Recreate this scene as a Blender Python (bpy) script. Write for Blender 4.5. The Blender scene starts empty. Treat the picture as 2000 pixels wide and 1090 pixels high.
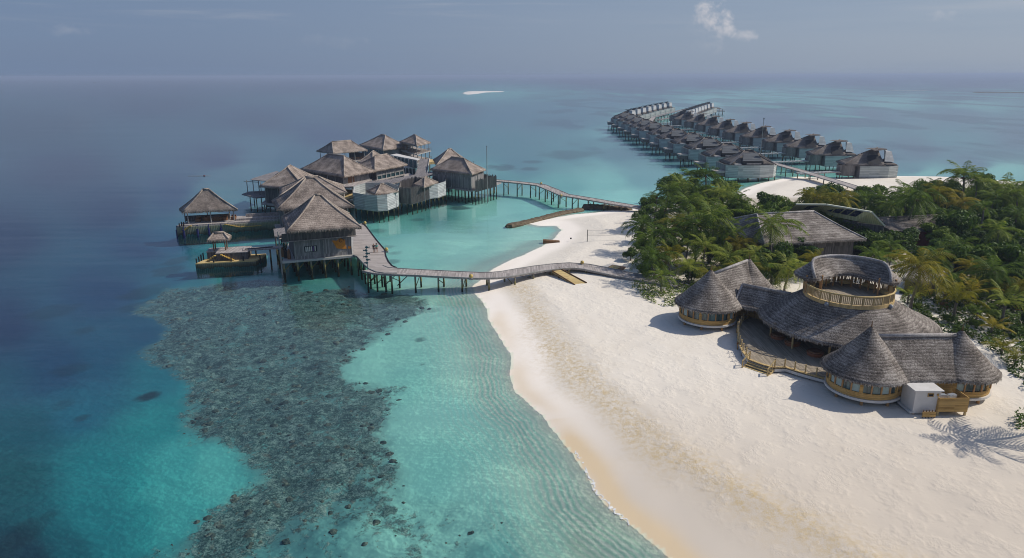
import bpy, math, random
import numpy as np
from mathutils import Vector, Matrix, noise as mnoise
random.seed(7); rng = np.random.default_rng(7)
C = bpy.context.scene
COL = C.collection
R_ = math.radians
# ------------------------------------------------------------------ camera, sky, sun, exposure
CAM_H, PITCH, ROLL, FPX = 35.0, R_(16.4), R_(0.17), 1351.0
SUN_AZ, SUN_EL = 11.0, 41.0        # azimuth from +x towards +y
cam = bpy.data.objects.new('camera', bpy.data.cameras.new('camera')); COL.objects.link(cam)
cam.data.sensor_width = 36.0; cam.data.lens = 36.0 * FPX / 2000; cam.data.clip_start = 0.5; cam.data.clip_end = 60000
_fw = Vector((0, math.cos(PITCH), -math.sin(PITCH))); _dn = Vector((0, -math.sin(PITCH), -math.cos(PITCH))); _rt = Vector((1, 0, 0))
_ir = _rt * math.cos(ROLL) + _dn * math.sin(ROLL); _id = -_rt * math.sin(ROLL) + _dn * math.cos(ROLL)
m = Matrix.Identity(4)
for i in range(3):
    m[i][0], m[i][1], m[i][2] = _ir[i], -_id[i], -_fw[i]
m[0][3], m[1][3], m[2][3] = 0, 0, CAM_H
cam.matrix_world = m
C.camera = cam

world = bpy.data.worlds.new('World'); C.world = world; world.use_nodes = True
SKY_STRENGTH = 0.075
SUN_STRENGTH = 3.75

C.view_settings.view_transform = 'Standard'; C.view_settings.look = 'None'
C.view_settings.exposure = 0.0; C.view_settings.gamma = 1.0
C.render.engine = 'CYCLES'
C.cycles.use_denoising = True; C.cycles.filter_width = 1.05
C.cycles.max_bounces = 6; C.cycles.diffuse_bounces = 3; C.cycles.glossy_bounces = 3
C.cycles.transparent_max_bounces = 12; C.cycles.volume_bounces = 0
C.cycles.caustics_reflective = False; C.cycles.caustics_refractive = False

# ------------------------------------------------------------------ node helper
class NT:
    def __init__(s, tree):
        s.t = tree; s.t.nodes.clear()
    def add(s, typ, ins=None, **props):
        n = s.t.nodes.new(typ)
        for k, v in props.items(): setattr(n, k, v)
        for k, v in (ins or {}).items():
            if isinstance(v, bpy.types.NodeSocket): s.t.links.new(v, n.inputs[k])
            else: n.inputs[k].default_value = v
        return n
    def math(s, op, a, b=0.0, c=None, clamp=False):
        ins = {0: a, 1: b}
        if c is not None: ins[2] = c
        return s.add('ShaderNodeMath', ins, operation=op, use_clamp=clamp).outputs[0]
    def mix(s, f, a, b, mode='MIX'):
        n = s.add('ShaderNodeMix', data_type='RGBA', blend_type=mode)
        for k, v in ((0, f), (6, a), (7, b)):
            if isinstance(v, bpy.types.NodeSocket): s.t.links.new(v, n.inputs[k])
            else: n.inputs[k].default_value = v if k == 0 else ((*v, 1) if len(v) == 3 else v)
        return n.outputs[2]
    def noise(s, vec, scale, detail=3.0, rough=0.55, dist=0.0):
        return s.add('ShaderNodeTexNoise', {'Vector': vec, 'Scale': scale, 'Detail': detail, 'Roughness': rough, 'Distortion': dist}).outputs[0]
    def ramp(s, f, stops, interp='LINEAR'):
        n = s.add('ShaderNodeValToRGB', {0: f}); e = n.color_ramp.elements; n.color_ramp.interpolation = interp
        while len(e) < len(stops): e.new(0.5)
        for k, (p, c) in enumerate(stops):
            e[k].position = p; e[k].color = (*c, 1) if not isinstance(c, (int, float)) else (c, c, c, 1)
        return n.outputs[0]
    def step(s, f, a, b):
        return s.add('ShaderNodeMapRange', {0: f, 1: a, 2: b, 3: 0.0, 4: 1.0}, interpolation_type='SMOOTHSTEP').outputs[0]
    def mapping(s, vec, scale=(1, 1, 1), loc=(0, 0, 0), rot=(0, 0, 0)):
        return s.add('ShaderNodeMapping', {'Vector': vec, 'Scale': scale, 'Location': loc, 'Rotation': rot}).outputs[0]
    def attr(s, name, out='Fac'):
        return s.add('ShaderNodeAttribute', attribute_name=name).outputs[out]
    def uv(s): return s.add('ShaderNodeTexCoord').outputs['UV']
    def obj(s): return s.add('ShaderNodeTexCoord').outputs['Object']
    def pos(s): return s.add('ShaderNodeNewGeometry').outputs['Position']
    def xyz(s, v): n = s.add('ShaderNodeSeparateXYZ', {0: v}); return n.outputs[0], n.outputs[1], n.outputs[2]
    def rnd(s): return s.add('ShaderNodeObjectInfo').outputs['Random']
    def bump(s, h, strength=0.3, dist=0.05):
        return s.add('ShaderNodeBump', {'Height': h, 'Strength': strength, 'Distance': dist}).outputs[0]
    def out(s, col, rough=0.8, normal=None, spec=0.3, **k):
        ins = {'Base Color': col if isinstance(col, bpy.types.NodeSocket) else (*col, 1), 'Roughness': rough, 'Specular IOR Level': spec}
        if normal is not None: ins['Normal'] = normal
        ins.update(k)
        b = s.add('ShaderNodeBsdfPrincipled', ins)
        o = s.add('ShaderNodeOutputMaterial', {0: b.outputs[0]}); return b
def newmat(name):
    mt = bpy.data.materials.new(name); mt.use_nodes = True
    return mt, NT(mt.node_tree)
def lin(r, g, b):
    f = lambda c: (c / 255 / 12.92) if c / 255 <= .04045 else ((c / 255 + .055) / 1.055) ** 2.4
    return (f(r), f(g), f(b))

# ------------------------------------------------------------------ sky
w = NT(world.node_tree)
sky = w.add('ShaderNodeTexSky', sky_type='NISHITA', sun_disc=False, sun_elevation=R_(SUN_EL), sun_rotation=R_(90 - SUN_AZ),
            altitude=30.0, air_density=1.0, dust_density=1.6, ozone_density=2.0).outputs[0]
dirv = w.add('ShaderNodeTexCoord').outputs['Generated']
dx, dy, dz = w.xyz(dirv)
az = w.math('MULTIPLY', w.math('ARCTAN2', dx, dy), 57.2958)        # degrees right of +y
el = w.math('MULTIPLY', w.math('ARCSINE', dz), 57.2958)
ae = w.add('ShaderNodeCombineXYZ', {0: az, 1: w.math('MULTIPLY', el, 2.2)}).outputs[0]
skyc = w.mix(1.0, sky, (1.15, 1.22, 1.38), 'MULTIPLY')
# hazy air low over the sea: the glow just above the horizon is held back by grey-blue haze
lowh = w.math('SUBTRACT', 1.0, w.step(el, 2.0, 48.0))
hz = w.mix(w.step(az, -40.0, 42.0), (2.15, 3.05, 4.85), (4.1, 4.95, 6.3))
skyc = w.mix(w.math('MULTIPLY', lowh, 0.88), skyc, hz)
# high thin cloud streaks
st = w.noise(w.mapping(ae, (0.035, 0.33, 1)), 1.0, 5.0, 0.6, 0.6)
st = w.math('MULTIPLY', w.math('MULTIPLY', w.step(st, 0.50, 0.78), w.step(el, 2.2, 6.5)), w.math('SUBTRACT', 1.0, w.step(el, 7.5, 13.0)))
skyc = w.mix(w.math('MULTIPLY', st, 0.6), skyc, (6.6, 6.7, 7.2))
dk = w.math('MULTIPLY', w.step(w.noise(w.mapping(ae, (0.03, 0.2, 1), (5, 3, 0)), 1.0, 4.0, 0.6), 0.45, 0.7), 0.16)
skyc = w.mix(dk, skyc, (2.4, 3.6, 5.4))
# small cumulus heads: (azimuth, elevation, half width, half height, strength)
cn = w.noise(w.mapping(ae, (1.0, .5, 1)), 0.8, 6.0, 0.6, 0.2)
for (ca, ce, wx, wy, sg) in ((15.2, 4.2, 1.45, 1.25, .8), (16.1, 3.3, 1.0, 1.0, .75), (17.4, 2.75, 1.25, .45, .5), (15.1, 2.9, 1.9, 1.2, .2),
                             (30.4, 3.7, 1.1, 0.42, .42), (35.8, 4.3, 1.3, 0.6, .22), (-31, 3.0, 2.0, 0.4, .13), (-13.5, 2.6, 2.4, 0.6, .10)):
    ddx = w.math('DIVIDE', w.math('SUBTRACT', az, ca), wx); ddy = w.math('DIVIDE', w.math('SUBTRACT', el, ce), wy)
    d2 = w.math('ADD', w.math('MULTIPLY', ddx, ddx), w.math('MULTIPLY', ddy, ddy))
    f = w.math('SUBTRACT', w.math('ADD', 1.0, w.math('MULTIPLY', w.math('SUBTRACT', cn, 0.5), 5.0)), d2)
    lit = w.math('ADD', w.math('MULTIPLY', ddx, .25), w.math('MULTIPLY', ddy, .35))
    ccol = w.mix(w.step(w.math('ADD', lit, w.math('MULTIPLY', cn, .6)), -0.1, 0.7), (5.6, 6.0, 6.9), (9.6, 9.1, 9.2))
    skyc = w.mix(w.math('MULTIPLY', w.step(f, -0.1, 2.0), sg), skyc, ccol)
w.add('ShaderNodeOutputWorld', {0: w.add('ShaderNodeBackground', {0: skyc, 1: SKY_STRENGTH}).outputs[0]})

sd_ = bpy.data.lights.new('sun', 'SUN'); sd_.energy = SUN_STRENGTH; sd_.angle = R_(0.53); sd_.color = (1.0, 0.93, 0.82)
sun = bpy.data.objects.new('sun', sd_); COL.objects.link(sun)
_sv = Vector((math.cos(R_(SUN_AZ)) * math.cos(R_(SUN_EL)), math.sin(R_(SUN_AZ)) * math.cos(R_(SUN_EL)), math.sin(R_(SUN_EL))))
sun.rotation_euler = _sv.to_track_quat('Z', 'Y').to_euler(); sun.location = (60, 60, 80)

# ------------------------------------------------------------------ survey helper: photo bearings -> place coordinates at height z
def G(px, py, z=0.0):
    a, b = px - 1000.0, py - 545.0
    u = (a * math.cos(ROLL) - b * math.sin(ROLL)) / FPX; v = (a * math.sin(ROLL) + b * math.cos(ROLL)) / FPX
    cp, sp = math.cos(PITCH), math.sin(PITCH)
    t = (z - CAM_H) / (-sp - v * cp)
    return Vector((u * t, (cp - v * sp) * t, z))
def Zat(x, y, py):
    lo, hi = -5.0, 34.0
    for _ in range(40):
        mz = (lo + hi) / 2; cp, sp = math.cos(PITCH), math.sin(PITCH)
        d = y * cp + (CAM_H - mz) * sp; v = ((CAM_H - mz) * cp - y * sp) / d * FPX; u = x / d * FPX
        if 545 - u * math.sin(ROLL) + v * math.cos(ROLL) > py: lo = mz
        else: hi = mz
    return lo
def sstep(a, b, x):
    t = np.clip((x - a) / (b - a), 0, 1); return t * t * (3 - 2 * t)

# ------------------------------------------------------------------ object helpers
RM = {}                                  # root matrices
def root(name, label, cat, loc=(0, 0, 0), rz=0.0, group=None):
    o = bpy.data.objects.new(name, None); COL.objects.link(o)
    o.location = loc; o.rotation_euler = (0, 0, rz); o['label'] = label; o['category'] = cat
    if group: o['group'] = group
    RM[o.name] = Matrix.Translation(Vector(loc)) @ Matrix.Rotation(rz, 4, 'Z')
    return o
def tag(o, label=None, cat=None, group=None, kind=None):
    for k, v in (('label', label), ('category', cat), ('group', group), ('kind', kind)):
        if v: o[k] = v
    return o
def rootmat(o):
    while o is not None and o.parent: o = o.parent
    return RM.get(o.name, Matrix.Identity(4)) if o is not None else Matrix.Identity(4)
class MB:
    def __init__(s): s.v = []; s.f = []
    def add(s, vs, fs):
        b = len(s.v); s.v += [tuple(p) for p in vs]; s.f += [tuple(i + b for i in f) for f in fs]
    def quad(s, a, b, c, d): s.add((a, b, c, d), ((0, 1, 2, 3),))
    def box(s, c, size, rz=0.0, taper=1.0):
        x, y, z = [k / 2 for k in size]; cr, sr = math.cos(rz), math.sin(rz); vs = []
        for sz in (-1, 1):
            k = taper if sz > 0 else 1
            for sx, sy in ((-1, -1), (1, -1), (1, 1), (-1, 1)):
                px, py = sx * x * k, sy * y * k
                vs.append((c[0] + px * cr - py * sr, c[1] + px * sr + py * cr, c[2] + sz * z))
        s.add(vs, ((0, 3, 2, 1), (4, 5, 6, 7), (0, 1, 5, 4), (1, 2, 6, 5), (2, 3, 7, 6), (3, 0, 4, 7)))
    def beam(s, p, q, w=0.1, h=0.1):
        p, q = Vector(p), Vector(q); d = (q - p).normalized()
        t = Vector((0, 0, 1)).cross(d)
        t = t.normalized() if t.length > 1e-3 else Vector((1, 0, 0)); n = d.cross(t)
        vs = [e + t * a * w / 2 + n * b * h / 2 for e in (p, q) for a, b in ((-1, -1), (1, -1), (1, 1), (-1, 1))]
        s.add(vs, ((0, 3, 2, 1), (4, 5, 6, 7), (0, 1, 5, 4), (1, 2, 6, 5), (2, 3, 7, 6), (3, 0, 4, 7)))
    def tube(s, pts, rad, n=6, cap=True):
        pts = [Vector(p) for p in pts]; m_ = len(pts); vs = []; rr = rad if isinstance(rad, (list, tuple)) else [rad] * m_
        ref = None
        for i, p in enumerate(pts):
            d = (pts[min(i + 1, m_ - 1)] - pts[max(i - 1, 0)])
            if d.length < 1e-6: d = Vector((0, 0, 1))
            d.normalize()
            if ref is None: ref = Vector((1, 0, 0)) if abs(d.x) < .9 else Vector((0, 1, 0))
            a = ref - d * ref.dot(d); a.normalize(); ref = a; b = d.cross(a)
            for k in range(n):
                t = 2 * math.pi * k / n; vs.append(p + (a * math.cos(t) + b * math.sin(t)) * rr[i])
        fs = [(i * n + k, i * n + (k + 1) % n, (i + 1) * n + (k + 1) % n, (i + 1) * n + k) for i in range(m_ - 1) for k in range(n)]
        if cap: fs += [tuple(range(n - 1, -1, -1)), tuple((m_ - 1) * n + k for k in range(n))]
        s.add(vs, fs)
    def prism(s, poly, z0, z1, top=True, bottom=True):
        n = len(poly); ar = sum(poly[i][0] * poly[(i + 1) % n][1] - poly[(i + 1) % n][0] * poly[i][1] for i in range(n))
        if ar < 0: poly = list(poly)[::-1]
        zf = (lambda v, i: v(poly[i]) if callable(v) else v)
        vs = [(p[0], p[1], zf(z0, i)) for i, p in enumerate(poly)] + [(p[0], p[1], zf(z1, i)) for i, p in enumerate(poly)]
        fs = [(i, (i + 1) % n, n + (i + 1) % n, n + i) for i in range(n)]
        if top: fs.append(tuple(range(n, 2 * n)))
        if bottom: fs.append(tuple(range(n - 1, -1, -1)))
        s.add(vs, fs)
    def lathe(s, c, prof, n=24, a0=0.0, a1=2 * math.pi, cap=False):
        full = abs(a1 - a0 - 2 * math.pi) < 1e-6; k = n if full else n + 1; vs = []
        for r, z in prof:
            for i in range(k):
                t = a0 + (a1 - a0) * i / n; vs.append((c[0] + r * math.cos(t), c[1] + r * math.sin(t), c[2] + z))
        fs = []
        for j in range(len(prof) - 1):
            for i in range(n if full else n):
                i2 = (i + 1) % k if full else i + 1
                fs.append((j * k + i, j * k + i2, (j + 1) * k + i2, (j + 1) * k + i))
        if cap and full: fs += [tuple(range(k - 1, -1, -1)), tuple((len(prof) - 1) * k + i for i in range(k))]
        s.add(vs, fs)
    def ball(s, c, r, n=8, sq=1.0):
        prof = [(max(0.001, r * math.sin(math.pi * j / n)), -r * sq * math.cos(math.pi * j / n)) for j in range(n + 1)]
        s.lathe(c, prof, n + 2)
    def build(s, name, mat, parent=None, label=None, smooth=False, uvs=True):
        inv = rootmat(parent).inverted() if parent is not None else None
        vs = [tuple(inv @ Vector(p)) for p in s.v] if inv is not None and inv != Matrix.Identity(4) else s.v
        me = bpy.data.meshes.new(name); me.from_pydata(vs, [], s.f); me.update()
        if uvs and len(me.loops):
            nl = len(me.loops); vi = np.empty(nl, np.int32); me.loops.foreach_get('vertex_index', vi)
            co = np.empty(len(me.vertices) * 3, np.float32); me.vertices.foreach_get('co', co); co = co.reshape(-1, 3)
            fn = np.empty(len(me.polygons) * 3, np.float32); me.polygons.foreach_get('normal', fn); fn = fn.reshape(-1, 3)
            lt = np.empty(len(me.polygons), np.int32); me.polygons.foreach_get('loop_total', lt)
            fl = np.repeat(np.arange(len(me.polygons)), lt); n3 = fn[fl]
            t = np.stack([-n3[:, 1], n3[:, 0], np.zeros(nl)], 1); ln = np.linalg.norm(t, axis=1)
            flat = ln < 0.15; t[flat] = (1, 0, 0); ln[flat] = 1; t /= ln[:, None]
            sv = np.cross(n3, t); p3 = co[vi]
            uv = np.stack([(p3 * t).sum(1), (p3 * sv).sum(1)], 1).astype(np.float32)
            me.uv_layers.new(name='UVMap').data.foreach_set('uv', uv.ravel())
        if mat: me.materials.append(mat)
        if smooth: me.polygons.foreach_set('use_smooth', [True] * len(me.polygons))
        o = bpy.data.objects.new(name, me); COL.objects.link(o)
        if parent is not None: o.parent = parent
        if label: o['label'] = label
        return o
def copy_tree(o, loc, rz=0.0, scale=None, label=None):
    kids = {}
    for x in COL.objects:
        if x.parent: kids.setdefault(x.parent.name, []).append(x)
    def rec(a, par):
        c = a.copy(); COL.objects.link(c)
        if par is not None: c.parent = par
        for ch in kids.get(a.name, []): rec(ch, c)
        return c
    r = rec(o, None); r.location = loc; r.rotation_euler = (0, 0, rz)
    if scale: r.scale = (scale,) * 3 if not isinstance(scale, tuple) else scale
    if label: r['label'] = label
    RM[r.name] = Matrix.Translation(Vector(loc)) @ Matrix.Rotation(rz, 4, 'Z')
    return r

# ------------------------------------------------------------------ materials
def m_thatch(name, dark, mid, light, bands=0.5):
    mt, n = newmat(name); o = n.obj(); x, y, z = n.xyz(o)
    g = n.noise(o, 6.5, 4.0, 0.9); g2 = n.noise(o, 0.45, 3.0, 0.6); g3 = n.noise(n.mapping(o, (8, 8, 3.0)), 1.0, 2.0, 0.6)
    zz = n.math('ADD', n.math('MULTIPLY', z, 3.8), n.math('MULTIPLY', n.noise(o, 1.2, 2.0), .9))
    band = n.math('FRACT', zz)
    f = n.math('ADD', n.math('MULTIPLY', g, .75), n.math('MULTIPLY', g3, .45))
    f = n.math('ADD', f, n.math('MULTIPLY', n.math('SUBTRACT', band, .5), .24 * bands))
    f = n.math('ADD', f, n.math('MULTIPLY', n.math('SUBTRACT', g2, .5), .55))
    c = n.ramp(f, [(0.42, dark), (0.60, mid), (0.80, light)])
    hgt = n.math('ADD', n.math('MULTIPLY', band, .35 * bands), n.math('ADD', n.math('MULTIPLY', g, 1.2), g3))
    n.out(c, 0.95, n.bump(hgt, 0.8, 0.07), 0.1); return mt
TH_J = m_thatch('thatch_brown', (.085, .070, .060), (.25, .205, .175), (.52, .44, .38), .5)
TH_B = m_thatch('thatch_grey', (.055, .047, .041), (.185, .160, .140), (.46, .42, .38), .6)
TH_V = m_thatch('thatch_villa', (.06, .053, .049), (.155, .136, .124), (.30, .27, .245), .5)
CAP_J = m_thatch('ridge_brown', (.17, .14, .115), (.33, .28, .24), (.5, .44, .38), .3)
CAP_B = m_thatch('ridge_grey', (.16, .15, .145), (.36, .34, .33), (.6, .57, .55), .3)
FR_B = m_thatch('straw_grey', (.10, .09, .08), (.25, .225, .20), (.5, .46, .42), .2)
FR_J = m_thatch('straw_brown', (.14, .11, .09), (.32, .265, .22), (.55, .46, .40), .2)
def m_plank(name, c0, c1, width=0.16, across=False, gap=0.25, rough=0.85, bumps=0.5):
    # stripes run along v (vertical on walls); across=True makes them run along u
    mt, n = newmat(name); u, v, _ = n.xyz(n.uv())
    a, b = (v, u) if across else (u, v)
    q = n.math('DIVIDE', a, width); idx = n.math('FLOOR', q); fr = n.math('FRACT', q)
    wn = n.add('ShaderNodeTexWhiteNoise', {'W': n.math('ADD', idx, n.math('MULTIPLY', n.math('FLOOR', n.math('DIVIDE', b, 3.1)), 17.3))}, noise_dimensions='1D').outputs[0]
    o = n.obj()
    st = n.noise(n.add('ShaderNodeCombineXYZ', {0: n.math('MULTIPLY', a, 9.0), 1: n.math('MULTIPLY', b, .9), 2: wn}).outputs[0], 1.0, 3.0, .65)
    big = n.noise(o, .45, 3.0, .6)
    f = n.math('ADD', n.math('ADD', n.math('MULTIPLY', wn, .5), n.math('MULTIPLY', st, .6)), n.math('MULTIPLY', big, .5))
    c = n.ramp(f, [(0.35, c0), (1.15 if False else 1.0, c1)])
    ed = n.math('MULTIPLY', n.step(fr, 0.0, .12), n.math('SUBTRACT', 1.0, n.step(fr, .88, 1.0)))
    c = n.mix(n.math('MULTIPLY', n.math('SUBTRACT', 1.0, ed), gap * 2.2, clamp=True), c, tuple(k * .3 for k in c0))
    n.out(c, rough, n.bump(n.math('ADD', ed, n.math('MULTIPLY', st, .5)), bumps, .03), .25); return mt
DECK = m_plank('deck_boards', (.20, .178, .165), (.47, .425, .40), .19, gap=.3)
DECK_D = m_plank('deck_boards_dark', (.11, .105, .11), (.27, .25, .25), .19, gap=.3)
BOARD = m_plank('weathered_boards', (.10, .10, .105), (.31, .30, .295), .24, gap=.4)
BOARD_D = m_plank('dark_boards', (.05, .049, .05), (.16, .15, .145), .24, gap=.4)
SLAT = m_plank('white_slats', (.30, .32, .33), (.56, .57, .57), .42, across=True, gap=.45, bumps=1.0)
SLAT_V = m_plank('grey_slats', (.25, .28, .28), (.48, .51, .49), .55, across=True, gap=.35, bumps=.8)
SLAT_D = m_plank('slate_slats', (.06, .068, .078), (.15, .16, .17), .4, across=True, gap=.3, bumps=.8)
LOG = m_plank('rough_poles', (.085, .08, .078), (.26, .24, .225), .13, gap=.5, bumps=1.0)
YEL = m_plank('new_timber', (.36, .25, .105), (.62, .46, .22), .16, gap=.2)
YDECK = m_plank('new_deck', (.40, .29, .12), (.66, .50, .235), .15, across=True, gap=.3)
BAMB = m_plank('woven_bamboo', (.30, .17, .05), (.66, .42, .15), .1, across=True, gap=.35, bumps=1.0)
BAMP = m_plank('bamboo_panel', (.26, .19, .09), (.50, .38, .20), .07, gap=.3)
TDECK = m_plank('terrace_boards', (.19, .155, .11), (.38, .32, .24), .15, gap=.25)
def m_plain(name, col, var=.25, scale=2.0, rough=.7, spec=.3, **k):
    mt, n = newmat(name); o = n.obj(); f = n.noise(o, scale, 4.0, .6); f2 = n.noise(o, scale * 9, 2.0, .6)
    f = n.math('ADD', n.math('MULTIPLY', f, .7), n.math('MULTIPLY', f2, .3))
    c = n.ramp(f, [(.3, tuple(v * (1 - var) for v in col)), (.7, tuple(min(1, v * (1 + var)) for v in col))])
    n.out(c, rough, n.bump(f, .25, .03), spec, **k); return mt
def m_pile():
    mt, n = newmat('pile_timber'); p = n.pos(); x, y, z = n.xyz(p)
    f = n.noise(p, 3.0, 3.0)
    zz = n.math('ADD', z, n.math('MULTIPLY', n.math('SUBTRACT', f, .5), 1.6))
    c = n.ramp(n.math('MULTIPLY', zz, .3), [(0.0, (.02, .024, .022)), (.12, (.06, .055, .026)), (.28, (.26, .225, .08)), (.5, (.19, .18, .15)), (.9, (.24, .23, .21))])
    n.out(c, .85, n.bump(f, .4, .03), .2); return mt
PILE = m_pile()
POST = m_plain('grey_post', (.28, .28, .27), .3)
TEAK = m_plain('brown_timber', (.16, .085, .038), .4)
WHITE = m_plain('white_render', (.62, .60, .57), .1, 1.0)
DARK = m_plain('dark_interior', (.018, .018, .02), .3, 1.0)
FURN = m_plain('brown_cushion', (.20, .10, .05), .5, 1.5)
CONC = m_plain('pale_concrete', (.40, .39, .37), .25, .6)
def m_quay():
    mt, n = newmat('quay_sheet_piling'); p = n.obj(); x, y, z = n.xyz(n.pos()); u, v, _ = n.xyz(n.uv())
    f = n.noise(p, .8, 4.0, .65); s_ = n.math('ABSOLUTE', n.math('SINE', n.math('MULTIPLY', u, 9.0)))
    zz = n.math('ADD', z, n.math('MULTIPLY', n.math('SUBTRACT', f, .5), 1.6))
    c = n.ramp(n.math('MULTIPLY', zz, .4), [(0.0, (.05, .19, .18)), (.02, (.035, .06, .05)), (.16, (.10, .10, .06)), (.4, (.22, .23, .17)), (.65, (.32, .30, .18)), (.95, (.42, .42, .38))])
    c = n.mix(n.math('MULTIPLY', s_, .35), c, (.03, .035, .03)); n.out(c, .85, n.bump(s_, .6, .06), .2); return mt
QUAY = m_quay()
YSTEP = m_plain('yellow_step', (.55, .36, .09), .3)
BLUE = m_plain('blue_fender', (.01, .015, .09), .2)
METAL = m_plain('grey_metal', (.25, .27, .30), .2, rough=.45)
GLASS, _n = newmat('window_glass'); _o = _n.obj(); _f = _n.noise(_n.mapping(_o, (3, 3, .3)), 1.0, 2.0)
_n.out(_n.ramp(_f, [(.35, (.015, .03, .035)), (.65, (.10, .17, .17))]), .12, None, .6)
CURT = m_plain('pale_curtain', (.36, .46, .44), .2, 4.0)
ORANGE = m_plain('orange_board', (.52, .20, .02), .25)
LGREEN = m_plank('pale_green_metal', (.48, .52, .26), (.66, .69, .42), .35, gap=.3, rough=.5)
SOLAR, _n = newmat('solar_panel'); _u, _v, _ = _n.xyz(_n.uv())
_g = _n.math('MINIMUM', _n.step(_n.math('FRACT', _n.math('DIVIDE', _u, 1.6)), 0, .06), _n.step(_n.math('FRACT', _n.math('DIVIDE', _v, 1.0)), 0, .08))
_n.out(_n.mix(_g, (.3, .32, .34), (.02, .035, .085)), .2, None, .6)
ROPE = m_plain('rope', (.42, .34, .24), .3)
TERRA = m_plain('terracotta', (.35, .14, .07), .2)
REDW = m_plain('red_wall', (.22, .045, .03), .3)
LAMPY = m_plain('lamp_globe', (.55, .40, .12), .2, rough=.4)
SKIN = m_plain('skin', (.35, .2, .13), .1); HAIR = m_plain('hair', (.02, .015, .01), .2)
CL_DARK = m_plain('black_cloth', (.02, .02, .025), .2); CL_TEAL = m_plain('teal_cloth', (.02, .33, .30), .2); CL_RED = m_plain('maroon_cloth', (.12, .03, .03), .2)
FISH = m_plain('teal_board', (.06, .14, .15), .3)
ROCKM = m_plain('sandbag_rock', (.13, .095, .055), .45, 2.5)
DRIFT = m_plain('driftwood', (.20, .18, .16), .3)
BLUEG = m_plain('blue_glass_wall', (.02, .05, .06), .4, rough=.2)
def m_leaf(name, cols, trans=.25):
    mt, n = newmat(name); r = n.rnd(); o = n.obj(); f = n.noise(o, .9, 3.0, .7); f2 = n.noise(o, 5.0, 1.0)
    k = n.math('ADD', n.math('ADD', n.math('MULTIPLY', f, .8), n.math('MULTIPLY', r, .30)), n.math('MULTIPLY', f2, .25))
    c = n.ramp(k, [(.38, cols[0]), (.66, cols[1]), (.95, cols[2])])
    d = n.add('ShaderNodeBsdfPrincipled', {'Base Color': c, 'Roughness': .6, 'Specular IOR Level': .2})
    t = n.add('ShaderNodeBsdfTranslucent', {0: c})
    x = n.add('ShaderNodeMixShader', {0: trans, 1: d.outputs[0], 2: t.outputs[0]})
    n.add('ShaderNodeOutputMaterial', {0: x.outputs[0]}); return mt
LEAF = m_leaf('broad_leaf', ((.028, .060, .010), (.080, .145, .016), (.20, .27, .028)), .35)
LEAF_D = m_leaf('dark_leaf', ((.022, .048, .010), (.050, .100, .015), (.12, .18, .024)), .35)
PALM = m_leaf('palm_leaf', ((.034, .066, .010), (.13, .205, .028), (.42, .44, .08)), .38)
PALM_Y = m_leaf('palm_leaf_yellow', ((.09, .11, .012), (.24, .23, .022), (.46, .34, .05)), .35)
COVER = m_leaf('beach_vine', ((.035, .075, .01), (.09, .15, .015), (.19, .24, .03)))
TRUNK = m_plain('palm_bark', (.16, .14, .12), .35, 3.0); BARK = m_plain('tree_bark', (.10, .08, .065), .3, 3.0)

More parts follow.
